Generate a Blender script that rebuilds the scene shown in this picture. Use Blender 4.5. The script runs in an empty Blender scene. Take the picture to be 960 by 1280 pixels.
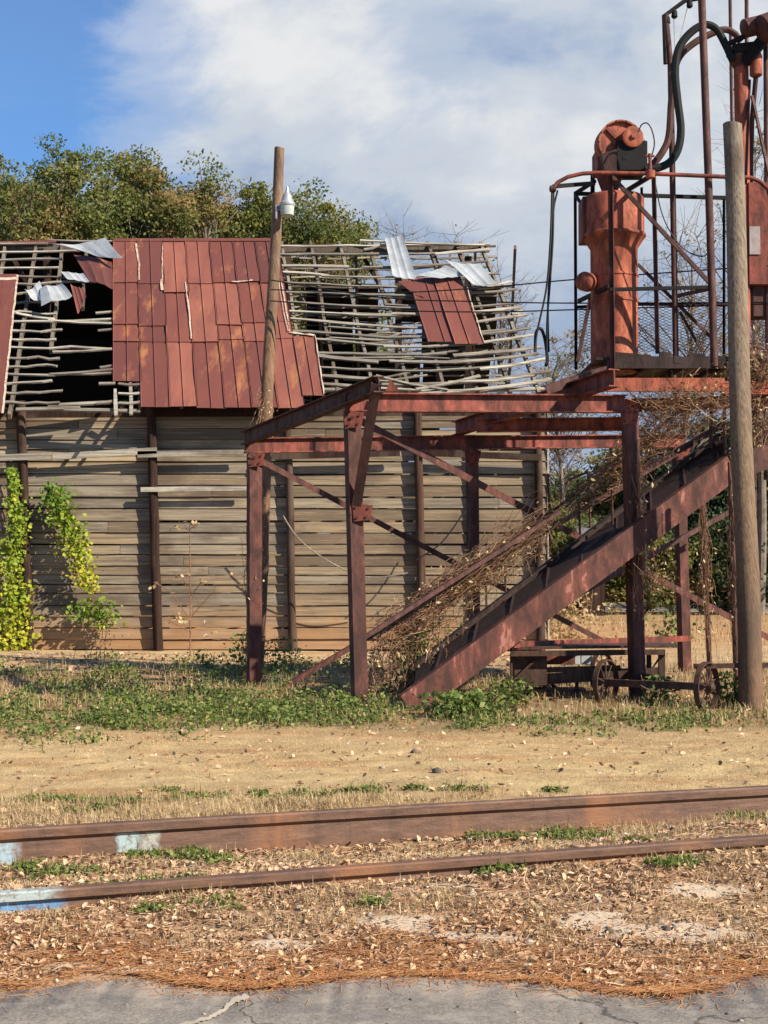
import bpy, math, random
import numpy as np
from mathutils import Vector, Matrix, noise
random.seed(7); rng = np.random.default_rng(7)
sc = bpy.context.scene
COL = sc.collection
R = math.radians
# ------------------------------------------------------------------ camera
F = 1875.0; H = 1.6; TH = math.atan(60/F)
cam_d = bpy.data.cameras.new('camera'); cam = bpy.data.objects.new('camera', cam_d); COL.objects.link(cam)
cam.location = (0, 0, H); cam.rotation_euler = (R(90)+TH, 0, 0)
cam_d.sensor_width = 36; cam_d.lens = F/1280*36; cam_d.clip_end = 5000; cam_d.clip_start = .1
sc.camera = cam
def ray(px, py):
    dx = (px-480)/F; dy = (640-py)/F
    return Vector((dx, math.cos(TH)-dy*math.sin(TH), math.sin(TH)+dy*math.cos(TH)))
def P(px, py, Y):
    d = ray(px, py); t = Y/d.y
    return Vector((d.x*t, Y, H+d.z*t))
def G(px, py, z=0):
    d = ray(px, py); t = (z-H)/d.z
    return Vector((d.x*t, d.y*t, z))
# ------------------------------------------------------------------ ground height
RU = Vector((math.cos(R(19.2)), math.sin(R(19.2)))); RN = Vector((-RU.y, RU.x))
RO = Vector((0, 7.2))
def sm(a, b, x):
    t = np.clip((x-a)/(b-a), 0, 1); return t*t*(3-2*t)
_ph = [(rng.uniform(.4, 1)*f, rng.uniform(0, 6.28), rng.uniform(0, 6.28), a) for f, a in
       ((.5, .02), (.9, .015), (1.7, .011), (2.9, .008), (4.3, .006), (7, .005), (11, .004), (17, .003), (26, .002))]
def bumps(x, y):
    z = 0*x
    for f, p, q, a in _ph:
        z = z+a*np.sin(f*x*1.1+p+1.3*np.sin(f*.6*y+q))*np.sin(f*y+q+1.1*np.sin(f*.7*x+p))
    return z
def gz(x, y):
    x = np.asarray(x, float); y = np.asarray(y, float)
    t = (x-RO.x)*RN.x+(y-RO.y)*RN.y; s = (x-RO.x)*RU.x+(y-RO.y)*RU.y
    road = 1-sm(-2.0, -1.2, t)
    k = 1-road*.9
    b = bumps(x, y)
    near = np.exp(-(x/30)**2-((y-12)/30)**2)
    bed = .085*sm(-1.3, -.25, t)*(1-sm(.15, .95, t))
    mound = .055*np.exp(-((s-2.3)/.6)**2-((t-.75)/.28)**2)-.05*sm(.55, 1.1, t)*(1-sm(1.5, 1.9, t))*sm(-1.4, .9, s)
    out = .035*sm(1.6, 2.3, t)
    return (b*.9*near*k+bed+mound+out)
def gzf(x, y): return float(gz(x, y))
# ------------------------------------------------------------------ mesh builder
class MB:
    def __init__(s): s.v = []; s.f = []; s.t = []; s.cur = .5
    def add(s, vs, fs):
        n = len(s.v); s.v += [tuple(v) for v in vs]; s.t += [s.cur]*len(vs)
        s.f += [tuple(i+n for i in f) for f in fs]
    def hexa(s, c):   # 8 corners: bottom 0-3, top 4-7
        s.add(c, [(3, 2, 1, 0), (4, 5, 6, 7), (0, 1, 5, 4), (1, 2, 6, 5), (2, 3, 7, 6), (3, 0, 4, 7)])
    def box(s, a, b):
        x0, y0, z0 = a; x1, y1, z1 = b
        s.hexa([(x0, y0, z0), (x1, y0, z0), (x1, y1, z0), (x0, y1, z0), (x0, y0, z1), (x1, y0, z1), (x1, y1, z1), (x0, y1, z1)])
    def frame(s, a, b, up):
        a = Vector(a); b = Vector(b); d = (b-a).normalized(); up = Vector(up)
        side = d.cross(up)
        if side.length < 1e-4: side = d.cross(Vector((1, 0, 0)))
        side.normalize(); u = side.cross(d).normalized()
        return a, b, side, u
    def beam(s, a, b, w, h, up=(0, 0, 1), os=0, ou=0, taper=1):
        a, b, sd, u = s.frame(a, b, up)
        c = []
        for p, k in ((a, 1), (b, taper)):
            for i, j in ((-1, -1), (1, -1), (1, 1), (-1, 1)):
                c.append(p+sd*(os+i*w/2*k)+u*(ou+j*h/2*k))
        s.add(c, [(3, 2, 1, 0), (4, 5, 6, 7), (0, 1, 5, 4), (1, 2, 6, 5), (2, 3, 7, 6), (3, 0, 4, 7)][::1])
    def ibeam(s, a, b, w, h, up=(0, 0, 1), t=.012):
        s.beam(a, b, w, t, up, 0, h/2-t/2); s.beam(a, b, w, t, up, 0, -h/2+t/2)
        s.beam(a, b, t, h-2*t, up)
    def channel(s, a, b, w, h, up=(0, 0, 1), t=.012, flip=1):
        s.beam(a, b, t, h, up, flip*(w/2-t/2), 0)
        s.beam(a, b, w-t, t, up, -flip*t/2, h/2-t/2); s.beam(a, b, w-t, t, up, -flip*t/2, -h/2+t/2)
    def angle(s, a, b, w, h, up=(0, 0, 1), t=.009, fl=1):
        s.beam(a, b, t, h, up, fl*(w/2-t/2), 0); s.beam(a, b, w-t, t, up, -fl*t/2, h/2-t/2)
    def tube(s, pts, r, n=8, cap=True, r1=None):
        pts = [Vector(p) for p in pts]; m = len(pts)
        if not hasattr(r, '__len__'):
            r = [r+((r1-r)*i/(m-1) if r1 is not None else 0) for i in range(m)]
        base = len(s.v); prev = None; vs = []
        for i, p in enumerate(pts):
            d = (pts[min(i+1, m-1)]-pts[max(i-1, 0)])
            if d.length < 1e-9: d = Vector((0, 0, 1))
            d.normalize()
            if prev is None:
                a = Vector((0, 0, 1)) if abs(d.z) < .9 else Vector((1, 0, 0))
                x = d.cross(a).normalized()
            else:
                x = prev-d*prev.dot(d)
                if x.length < 1e-6: x = d.orthogonal()
                x.normalize()
            prev = x; y = d.cross(x)
            for k in range(n):
                an = 2*math.pi*k/n
                vs.append(p+x*(r[i]*math.cos(an))+y*(r[i]*math.sin(an)))
        fs = []
        for i in range(m-1):
            for k in range(n):
                k2 = (k+1) % n
                fs.append((i*n+k, i*n+k2, (i+1)*n+k2, (i+1)*n+k))
        if cap:
            fs.append(tuple(range(n-1, -1, -1))); fs.append(tuple((m-1)*n+k for k in range(n)))
        s.add(vs, fs)
    def lathe(s, c, prof, n=28, axis=(0, 0, 1), cap=True):
        ax = Vector(axis).normalized(); x = ax.orthogonal().normalized(); y = ax.cross(x); c = Vector(c); vs = []
        for r_, z in prof:
            for k in range(n):
                an = 2*math.pi*k/n
                vs.append(c+ax*z+x*(r_*math.cos(an))+y*(r_*math.sin(an)))
        fs = []
        for i in range(len(prof)-1):
            for k in range(n):
                k2 = (k+1) % n
                fs.append((i*n+k, i*n+k2, (i+1)*n+k2, (i+1)*n+k))
        if cap:
            fs.append(tuple(range(n-1, -1, -1))); fs.append(tuple((len(prof)-1)*n+k for k in range(n)))
        s.add(vs, fs)
    def slab(s, pts, nrm, th):   # polygon extruded along nrm
        n = len(pts); nv = Vector(nrm).normalized()*th
        pts = [Vector(p) for p in pts]
        s.add(pts+[p+nv for p in pts], [tuple(range(n-1, -1, -1)), tuple(range(n, 2*n))]+[(i, (i+1) % n, n+(i+1) % n, n+i) for i in range(n)])
    def build(s, name, mat, parent=None, smooth=False, bevel=0):
        me = bpy.data.meshes.new(name)
        off = parent_world(parent)
        me.from_pydata([(v[0]-off.x, v[1]-off.y, v[2]-off.z) for v in s.v], [], s.f)
        me.materials.append(mat)
        at = me.attributes.new('tone', 'FLOAT', 'POINT'); at.data.foreach_set('value', s.t)
        import bmesh
        bm = bmesh.new(); bm.from_mesh(me); bmesh.ops.recalc_face_normals(bm, faces=bm.faces); bm.to_mesh(me); bm.free()
        if smooth: me.shade_smooth(); 
        o = bpy.data.objects.new(name, me); COL.objects.link(o)
        if smooth:
            try: me.set_sharp_from_angle(angle=R(40))
            except Exception: pass
        if parent: o.parent = parent
        if bevel:
            md = o.modifiers.new('bevel', 'BEVEL'); md.width = bevel; md.segments = 1; md.limit_method = 'ANGLE'
        return o
def parent_world(p):
    off = Vector((0, 0, 0))
    while p is not None: off += p.location; p = p.parent
    return off
def tag(o, label=None, cat=None, group=None, kind=None):
    if label: o['label'] = label
    if cat: o['category'] = cat
    if group: o['group'] = group
    if kind: o['kind'] = kind
    return o
def thing(name, loc, label, cat, group=None):
    o = bpy.data.objects.new(name, None); COL.objects.link(o); o.location = loc; o.empty_display_size = .2
    return tag(o, label, cat, group)
def np_mesh(name, V, Fq, tone, mat, parent=None, smooth=False):
    """V (n,3), Fq (m,k) faces with equal k"""
    me = bpy.data.meshes.new(name); V = np.asarray(V, np.float32); Fq = np.asarray(Fq, np.int32)
    off = parent_world(parent); V = V-np.array([off.x, off.y, off.z], np.float32)
    m, k = Fq.shape
    me.vertices.add(len(V)); me.vertices.foreach_set('co', V.ravel())
    me.loops.add(m*k); me.loops.foreach_set('vertex_index', Fq.ravel())
    me.polygons.add(m); me.polygons.foreach_set('loop_start', np.arange(0, m*k, k, dtype=np.int32))
    try: me.polygons.foreach_set('loop_total', np.full(m, k, np.int32))
    except Exception: pass
    me.update(calc_edges=True)
    at = me.attributes.new('tone', 'FLOAT', 'POINT'); at.data.foreach_set('value', np.asarray(tone, np.float32))
    me.materials.append(mat)
    o = bpy.data.objects.new(name, me); COL.objects.link(o)
    if parent: o.parent = parent
    return o
def leaf_quads(C, size, tone, flat=0., asp=.6, nbias=None):
    """diamond leaves folded along the midrib (two tris as a quad) at centres C"""
    n = len(C); a = rng.normal(size=(n, 3)); a[:, 2] *= (1-flat); a /= np.linalg.norm(a, axis=1)[:, None]+1e-9
    b = rng.normal(size=(n, 3)); b[:, 2] *= (1-flat)
    if nbias is not None:   # normals lean towards nbias
        nn = rng.normal(size=(n, 3))*.6+np.asarray(nbias); b = np.cross(nn, a)
    b -= a*(a*b).sum(1)[:, None]; b /= np.linalg.norm(b, axis=1)[:, None]+1e-9
    nr = np.cross(a, b)
    s = np.asarray(size).reshape(-1, 1)*np.ones((n, 1))
    V = np.empty((n, 4, 3)); lift = nr*s*.18*rng.uniform(-1, 1, (n, 1))
    V[:, 0] = C-a*s*.5; V[:, 2] = C+a*s*.5+lift
    V[:, 1] = C+b*s*asp*.5+lift*.8; V[:, 3] = C-b*s*asp*.5+lift*.8
    Fq = np.arange(n*4).reshape(n, 4)
    return V.reshape(-1, 3), Fq, np.repeat(tone, 4)
def leaf_fold(C, size, tone, flat=0., asp=.6, nbias=None):
    n = len(C); a = rng.normal(size=(n, 3)); a[:, 2] *= (1-flat); a /= np.linalg.norm(a, axis=1)[:, None]+1e-9
    b = rng.normal(size=(n, 3)); b[:, 2] *= (1-flat)
    if nbias is not None: b = np.cross(rng.normal(size=(n, 3))*.6+np.asarray(nbias), a)
    b -= a*(a*b).sum(1)[:, None]; b /= np.linalg.norm(b, axis=1)[:, None]+1e-9
    nr = np.cross(a, b); nr *= np.where(nr[:, 2:3] < 0, -1, 1)
    s = np.asarray(size).reshape(-1, 1)*np.ones((n, 1)); f = rng.uniform(.05, .34, (n, 1)); c = rng.uniform(-.1, .3, (n, 1))
    V = np.empty((n, 7, 3)); V[:, 0] = C-a*s*.5+nr*s*c*.6; V[:, 1] = C+nr*s*.0; V[:, 2] = C+a*s*.5+nr*s*c
    V[:, 3] = C+a*s*.18+b*s*asp*.5+nr*s*f; V[:, 4] = C-a*s*.22+b*s*asp*.42+nr*s*f*.8
    V[:, 5] = C-a*s*.22-b*s*asp*.42+nr*s*f*.7; V[:, 6] = C+a*s*.18-b*s*asp*.5+nr*s*f*.9
    k = np.arange(n)[:, None]*7
    Fq = np.concatenate([k+np.array([0, 1, 4, 4])[[0, 1, 2, 2]]*1 if False else k+np.array(q) for q in ([1, 2, 3, 4], [0, 5, 6, 1])])
    # close both halves: (0,1,4) and (1,6,2) as thin quads through the midrib
    V2 = V.copy(); m = (V[:, 0]+V[:, 1])/2
    Fq = np.concatenate([k+np.array([0, 1, 3, 4]), k+np.array([0, 5, 6, 1]), ])
    V[:, 2] = (V[:, 3]+V[:, 6])/2+a*s*.3
    V[:, 1] = C+a*s*.1; Fq = np.concatenate([Fq, k+np.array([1, 6, 2, 3])])
    return V.reshape(-1, 3), Fq, np.repeat(tone, 7)
def blades(B, h, w, tone, lean=.5):
    """grass blades: 3-vertex tapering faces, B base points"""
    n = len(B); an = rng.uniform(0, 6.283, n); d = np.stack([np.cos(an), np.sin(an), 0*an], 1)
    pr = np.stack([-np.sin(an), np.cos(an), 0*an], 1)
    h = np.asarray(h).reshape(-1, 1)*np.ones((n, 1)); ln = rng.uniform(0, lean, (n, 1))
    tip = B+d*h*ln*1.2; tip[:, 2] += (h[:, 0]*(1-ln[:, 0]*.5))
    mid = B+d*h*ln*.35; mid[:, 2] += h[:, 0]*.55*(1-ln[:, 0]*.2)
    V = np.empty((n, 6, 3)); V[:, 0] = B-pr*w/2; V[:, 1] = B+pr*w/2; V[:, 2] = mid+pr*w/2.4; V[:, 3] = mid-pr*w/2.4; V[:, 4] = tip+pr*w/12; V[:, 5] = tip-pr*w/12
    k = np.arange(n)[:, None]*6; Fq = np.concatenate([k+np.array([0, 1, 2, 3]), k+np.array([3, 2, 4, 5])])
    return V.reshape(-1, 3), Fq, np.repeat(tone, 6)
def cat(parts):
    V = []; Q = []; T = []; k = 0
    for v, q, t in parts: V.append(v); Q.append(q+k); T.append(t); k += len(v)
    return np.concatenate(V), np.concatenate(Q), np.concatenate(T)
# ------------------------------------------------------------------ materials
class NT:
    def __init__(s, name):
        s.m = bpy.data.materials.new(name); s.m.use_nodes = True; s.t = s.m.node_tree; s.n = s.t.nodes; s.l = s.t.links
        s.bsdf = s.n['Principled BSDF']; s.out = s.n['Material Output']
        s.co = s.n.new('ShaderNodeTexCoord')
    def set(s, sock, v):
        if isinstance(v, bpy.types.NodeSocket): s.l.new(v, sock)
        else: sock.default_value = v
    def mapping(s, scale=(1, 1, 1), src='Object', rot=(0, 0, 0)):
        m = s.n.new('ShaderNodeMapping'); m.inputs['Scale'].default_value = scale; m.inputs['Rotation'].default_value = rot
        s.l.new(s.co.outputs[src], m.inputs['Vector']); return m.outputs[0]
    def noise(s, scale, detail=6, rough=.6, vec=None, dist=0):
        n = s.n.new('ShaderNodeTexNoise'); n.inputs['Scale'].default_value = scale; n.inputs['Detail'].default_value = detail
        n.inputs['Roughness'].default_value = rough; n.inputs['Distortion'].default_value = dist
        s.l.new(vec if vec is not None else s.co.outputs['Object'], n.inputs['Vector']); return n.outputs['Fac']
    def ramp(s, fac, stops, interp='LINEAR'):
        r = s.n.new('ShaderNodeValToRGB'); e = r.color_ramp.elements; r.color_ramp.interpolation = interp
        while len(e) < len(stops): e.new(.5)
        for i, (p, c) in enumerate(stops):
            e[i].position = p; e[i].color = (c[0], c[1], c[2], 1) if hasattr(c, '__len__') else (c, c, c, 1)
        s.set(r.inputs[0], fac); return r.outputs[0]
    def mix(s, f, a, b, mode='MIX'):
        m = s.n.new('ShaderNodeMix'); m.data_type = 'RGBA'; m.blend_type = mode
        s.set(m.inputs[0], f)
        for sock, v in ((m.inputs[6], a), (m.inputs[7], b)):
            s.set(sock, v if isinstance(v, bpy.types.NodeSocket) else (v[0], v[1], v[2], 1))
        return m.outputs[2]
    def math(s, op, a, b=0.):
        m = s.n.new('ShaderNodeMath'); m.operation = op; s.set(m.inputs[0], a); s.set(m.inputs[1], b); return m.outputs[0]
    def attr(s, name='tone'):
        a = s.n.new('ShaderNodeAttribute'); a.attribute_name = name; return a.outputs['Fac']
    def sep(s, vec):
        x = s.n.new('ShaderNodeSeparateXYZ'); s.l.new(vec, x.inputs[0]); return x.outputs
    def bump(s, h, strength=.3, dist=.01):
        b = s.n.new('ShaderNodeBump'); b.inputs['Strength'].default_value = strength; b.inputs['Distance'].default_value = dist
        s.set(b.inputs['Height'], h); s.l.new(b.outputs[0], s.bsdf.inputs['Normal'])
    def fin(s, col, rough=.8, metal=0., spec=.3):
        s.set(s.bsdf.inputs['Base Color'], col if isinstance(col, bpy.types.NodeSocket) else (*col, 1))
        s.set(s.bsdf.inputs['Roughness'], rough); s.set(s.bsdf.inputs['Metallic'], metal)
        s.bsdf.inputs['Specular IOR Level'].default_value = spec
        return s.m
def rust(name, paint, dark, pale, amt=.45, scale=3., pale_pos=.66, streak=1.):
    m = NT(name); v = m.mapping((1, 1, .35))
    a = m.noise(scale*2.2, 8, .68, v, .4); b = m.noise(scale*.7, 5, .6); c = m.noise(scale*9, 6, .7)
    col = m.ramp(a, [(amt-.1, dark), (amt+.02, [.5*x+.5*y for x, y in zip(paint, dark)]), (amt+.1, paint), (pale_pos, paint), (pale_pos+.1, pale)])
    col = m.mix(m.math('MULTIPLY', m.ramp(b, [(.4, 0), (.7, 1)]), .45), col, dark)
    col = m.mix(m.math('MULTIPLY', m.ramp(c, [(.55, 0), (.72, 1)]), .35), col, [x*.5 for x in dark])
    m.bump(m.math('ADD', a, m.math('MULTIPLY', c, .5)), .5, .012)
    return m.fin(col, m.ramp(a, [(.4, .85), (.6, .6)]), 0, .3)
M_deck = rust('near_black_rusty_steel', (.035, .018, .014), (.018, .011, .01), (.07, .035, .025), .46, 4.)  # near-black base for the deck, ramp bed and far side rail
M_red = rust('red_painted_steel', (.26, .055, .034), (.07, .026, .02), (.34, .14, .10), .50, 3., .62)
M_pred = rust('dull_maroon_steel', (.125, .037, .026), (.045, .02, .016), (.25, .11, .08), .50, 3.5, .62)
M_ramp = rust('mottled_faded_red_steel', (.15, .042, .028), (.05, .022, .017), (.29, .12, .085), .505, 3.2, .55)
M_orange = rust('faded_orange_red_paint', (.40, .10, .048), (.12, .037, .025), (.47, .2, .12), .47, 3.5, .6)
M_dark = rust('dark_rusty_steel', (.075, .03, .025), (.035, .018, .015), (.13, .06, .045), .45, 4.)
M_brown = rust('brown_rusty_pipe', (.11, .042, .032), (.05, .024, .02), (.2, .1, .08), .49, 5.)
M_wagon = rust('wagon_rusty_iron', (.085, .042, .028), (.035, .02, .015), (.18, .1, .065), .46, 6.)
M_rail = None
def mk_rail():
    m = NT('rusty_rail_steel'); x, y, z = m.sep(m.co.outputs['Object'])
    v = m.mapping((.6, .6, 4)); a = m.noise(9, 8, .7, v); b = m.noise(2.2, 5, .6, m.mapping((1, 1, .3))); c = m.noise(60, 4, .6)
    col = m.ramp(a, [(.3, (.07, .038, .026)), (.55, (.135, .072, .046)), (.75, (.22, .125, .08))])
    col = m.mix(m.ramp(b, [(.5, 0), (.68, .6)]), col, (.27, .115, .05))
    col = m.mix(m.math('MULTIPLY', m.ramp(m.noise(4, 3, .5, m.mapping((3, 3, .2))), [(.55, 0), (.7, 1)]), .3), col, (.03, .02, .018))
    m.bump(m.math('ADD', a, c), .45, .006)
    return m, x, y, z, col
def rail_mat(name, patches):   # patches: (x centre, half width, colour, zmin, zmax)
    m, x, y, z, col = mk_rail()
    nz = m.noise(9, 6, .7); nx = m.math('ADD', x, m.math('MULTIPLY', m.math('SUBTRACT', nz, .5), .12))
    for cx, hw, c, z0, z1 in patches:
        d = m.math('ABSOLUTE', m.math('SUBTRACT', nx, cx))
        f = m.ramp(m.math('DIVIDE', d, hw*2), [(.3, 1), (.5, 0)])
        f = m.math('MULTIPLY', f, m.math('GREATER_THAN', z, z0)); f = m.math('MULTIPLY', f, m.math('LESS_THAN', z, z1))
        f = m.math('MULTIPLY', f, m.ramp(m.noise(30, 5, .7), [(.36, .15), (.52, .85)]))
        col = m.mix(f, col, c)
    m.fin(col, .62, 0, .4); m.m.name = name
    return m.m
def mk_roof():
    m = NT('rusty_roof_sheet'); tn = m.attr(); v = m.mapping((1, .25, .25))
    a = m.noise(3.2, 7, .65, v, .3); b = m.noise(1.3, 6, .66, m.mapping((2.2, .55, .55))); c = m.noise(25, 5, .7)
    base = m.ramp(tn, [(0, (.10, .034, .027)), (.5, (.165, .052, .036)), (1, (.26, .092, .06))])
    col = m.mix(m.ramp(a, [(.4, 0), (.7, .55)]), base, (.10, .034, .03))
    col = m.mix(m.ramp(b, [(.57, 0), (.72, .8)]), col, (.36, .15, .06))
    col = m.mix(m.ramp(c, [(.62, 0), (.75, .5)]), col, (.33, .2, .15))
    m.bump(m.math('ADD', a, c), .25, .008)
    return m.fin(col, .62, 0, .3)
M_roof = mk_roof()
def mk_galv():
    m = NT('grey_galvanised_sheet'); a = m.noise(2.5, 6, .6); b = m.noise(9, 6, .7, m.mapping((1, .3, .3)))
    col = m.ramp(a, [(.35, (.36, .38, .38)), (.6, (.5, .52, .52)), (.8, (.33, .3, .26))])
    col = m.mix(m.ramp(b, [(.58, 0), (.72, .6)]), col, (.3, .16, .09))
    m.bump(b, .2, .01); return m.fin(col, .5, .35, .5)
M_galv = mk_galv()
def mk_edge():
    m = NT('bare_tin_edge'); a = m.noise(9, 5, .6)
    return m.fin(m.ramp(a, [(.36, (.36, .18, .11)), (.46, (.44, .34, .26)), (.6, (.5, .43, .34)), (.66, (.34, .14, .08))]), .6)
M_edge = mk_edge()
def wood(name, stops, grain_axis=0, stain=True, sc_=1.):
    m = NT(name); tn = m.attr()
    s1 = [20, 20, 20]; s1[grain_axis] = .6
    s2 = [60, 60, 60]; s2[grain_axis] = 1.5
    off = m.math('MULTIPLY', tn, 37.)
    mp = m.n.new('ShaderNodeMapping'); mp.inputs['Scale'].default_value = s1; m.l.new(m.co.outputs['Object'], mp.inputs['Vector'])
    cx = m.n.new('ShaderNodeCombineXYZ'); m.l.new(off, cx.inputs[0]); m.l.new(off, cx.inputs[1]); m.l.new(cx.outputs[0], mp.inputs['Location'])
    g = m.noise(sc_, 8, .72, mp.outputs[0], .25); g2 = m.noise(sc_, 6, .7, m.mapping(s2)); pch = m.noise(1.3, 5, .6, m.mapping([1.2 if i != grain_axis else .5 for i in range(3)]))
    col = m.ramp(tn, stops)
    col = m.mix(m.ramp(g, [(.36, .9), (.58, 0)]), col, [x*.38 for x in stops[len(stops)//2][1]])
    col = m.mix(m.ramp(g2, [(.56, 0), (.7, .5)]), col, [min(1, x*1.35) for x in stops[-1][1]])
    col = m.mix(m.ramp(pch, [(.5, 0), (.64, .75)]), col, (.10, .07, .052))
    if stain:
        x, y, z = m.sep(m.co.outputs['Object'])
        zz = m.math('ADD', z, m.math('MULTIPLY', m.noise(2.5, 5, .6), -.9))
        col = m.mix(m.ramp(m.math('ADD', m.math('MULTIPLY', zz, .8), .5), [(.35, .6), (.8, 0)]), col, (.38, .2, .09))
    m.bump(m.math('ADD', m.math('MULTIPLY', g, 1.), m.math('MULTIPLY', g2, .6)), .6, .012)
    return m.fin(col, .88, 0, .15)
M_board = wood('weathered_boards', [(0, (.085, .058, .038)), (.25, (.175, .125, .08)), (.45, (.31, .23, .145)), (.6, (.26, .215, .16)), (.78, (.22, .185, .14)), (1, (.44, .345, .225))], 0)
M_post = wood('dark_wood_post', [(0, (.025, .015, .012)), (.5, (.042, .023, .018)), (1, (.085, .045, .03))], 2, False)
M_batten = wood('grey_batten_wood', [(0, (.12, .10, .08)), (.5, (.3, .265, .215)), (1, (.52, .47, .38))], 0, False)
M_rafter = wood('grey_rafter_wood', [(0, (.09, .07, .052)), (.5, (.17, .14, .11)), (1, (.3, .26, .2))], 2, False)
M_pole = wood('weathered_pole_wood', [(0, (.17, .085, .052)), (.5, (.21, .145, .095)), (1, (.28, .235, .185))], 2, False, 2.6)
M_pole2 = wood('brown_pole_wood', [(0, (.10, .055, .035)), (.5, (.2, .11, .065)), (1, (.3, .2, .13))], 2, False, 1.8)
def simple(name, col, rough=.7, metal=0., var=.25, sc_=8):
    m = NT(name); a = m.noise(sc_, 6, .65)
    m.bump(a, .3, .01)
    return m.fin(m.ramp(a, [(.3, [c*(1-var) for c in col]), (.7, [min(1, c*(1+var)) for c in col])]), rough, metal)
M_shade = simple('barn_interior_shade', (.022, .017, .014), .95)  # near-black colour stands in for the shade inside the barn
M_hose = simple('black_rubber_hose', (.006, .008, .008), .75)
M_black = simple('black_cable', (.012, .012, .013), .6)
M_blackst = simple('black_steel', (.007, .006, .006), .8, 0, .4)
M_lampm = simple('lamp_aluminium', (.42, .43, .44), .45, .5)
M_glass = simple('lamp_glass', (.38, .42, .38), .2)
M_panel = simple('pale_notice_plate', (.3, .25, .24), .6)
def leafmat(name, stops, trans=.3, rough=.6):
    m = NT(name); tn = m.attr(); col = m.ramp(tn, stops)
    m.fin(col, rough, 0, .25)
    tr = m.n.new('ShaderNodeBsdfTranslucent'); m.l.new(col, tr.inputs[0])
    mx = m.n.new('ShaderNodeMixShader'); mx.inputs[0].default_value = trans
    m.l.new(m.bsdf.outputs[0], mx.inputs[1]); m.l.new(tr.outputs[0], mx.inputs[2]); m.l.new(mx.outputs[0], m.out.inputs[0])
    return m.m
M_leafA = leafmat('autumn_crown_leaves', [(0, (.05, .075, .02)), (.35, (.14, .17, .042)), (.6, (.25, .24, .07)), (.8, (.28, .215, .075)), (1, (.33, .21, .095))], .45)
M_leafD = leafmat('dark_evergreen_leaves', [(0, (.014, .03, .012)), (.5, (.035, .065, .022)), (1, (.09, .12, .04))])
M_leafV = leafmat('yellow_green_vine_leaves', [(0, (.11, .2, .025)), (.5, (.28, .36, .035)), (1, (.52, .46, .045))], .35)
M_weed = leafmat('green_weed_leaves', [(0, (.03, .055, .014)), (.4, (.085, .135, .03)), (.7, (.19, .23, .05)), (1, (.36, .31, .13))])
M_dry = leafmat('dry_straw', [(0, (.22, .14, .065)), (.5, (.42, .30, .15)), (1, (.56, .44, .25))], .2)
M_litter = leafmat('fallen_leaves', [(0, (.12, .065, .042)), (.2, (.28, .155, .09)), (.5, (.46, .29, .17)), (.85, (.6, .42, .26)), (1, (.64, .53, .38))], .12, .75)
M_needle = leafmat('orange_pine_straw', [(0, (.2, .08, .03)), (.5, (.36, .15, .055)), (1, (.46, .26, .11))], .1)
M_vine = leafmat('dry_vine_stems', [(0, (.10, .045, .028)), (.5, (.21, .11, .062)), (1, (.38, .24, .135))], .05)
M_bark = simple('tree_bark', (.16, .13, .105), .9, 0, .4, 5)
M_stone = NT('pale_stones'); M_stone = M_stone.fin(M_stone.ramp(M_stone.attr(), [(0, (.08, .065, .055)), (.5, (.24, .19, .15)), (1, (.42, .36, .29))]), .85)
# ------------------------------------------------------------------ world
SA, SE = R(57), R(35)
sun_dir = Vector((math.sin(SA)*math.cos(SE), -math.cos(SA)*math.cos(SE), math.sin(SE)))
w = bpy.data.worlds.new('World'); sc.world = w; w.use_nodes = True
n = w.node_tree.nodes; l = w.node_tree.links
for q in list(n): n.remove(q)
out = n.new('ShaderNodeOutputWorld'); sky = n.new('ShaderNodeTexSky'); sky.sky_type = 'NISHITA'; sky.sun_disc = False
sky.sun_elevation = SE; sky.sun_rotation = math.pi-SA; sky.air_density = 1.0; sky.dust_density = .6; sky.ozone_density = 2.2
bg = n.new('ShaderNodeBackground'); bg.inputs[1].default_value = .072; tint = n.new('ShaderNodeMix'); tint.data_type = 'RGBA'; tint.blend_type = 'MULTIPLY'; tint.inputs[0].default_value = 1; l.new(sky.outputs[0], tint.inputs[6]); tint.inputs[7].default_value = (.50, .86, 1.22, 1); l.new(tint.outputs[2], bg.inputs[0])
tc = n.new('ShaderNodeTexCoord')
def wn(scale, det, rough, vec=None, dist=0):
    q = n.new('ShaderNodeTexNoise'); q.inputs['Scale'].default_value = scale; q.inputs['Detail'].default_value = det
    q.inputs['Roughness'].default_value = rough; q.inputs['Distortion'].default_value = dist
    l.new(vec or tc.outputs['Generated'], q.inputs['Vector']); return q.outputs['Fac']
def wm(op, a, b=0.):
    q = n.new('ShaderNodeMath'); q.operation = op
    for i, v in enumerate((a, b)):
        if isinstance(v, bpy.types.NodeSocket): l.new(v, q.inputs[i])
        else: q.inputs[i].default_value = v
    return q.outputs[0]
def wr(f, stops, ip='EASE'):
    r = n.new('ShaderNodeValToRGB'); e = r.color_ramp.elements; r.color_ramp.interpolation = ip
    while len(e) < len(stops): e.new(.5)
    for i, (p, c) in enumerate(stops): e[i].position = p; e[i].color = (*c, 1) if hasattr(c, '__len__') else (c, c, c, 1)
    l.new(f, r.inputs[0]); return r.outputs[0]
mp = n.new('ShaderNodeMapping'); mp.inputs['Scale'].default_value = (1, 1, 1.9); mp.inputs['Location'].default_value = (.3, .1, .25); l.new(tc.outputs['Generated'], mp.inputs[0])
cn = wn(3.2, 8, .58, mp.outputs[0], .35); cn2 = wn(9, 7, .6, mp.outputs[0], .3); cn3 = wn(2.1, 5, .5, mp.outputs[0], .2)
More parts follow.
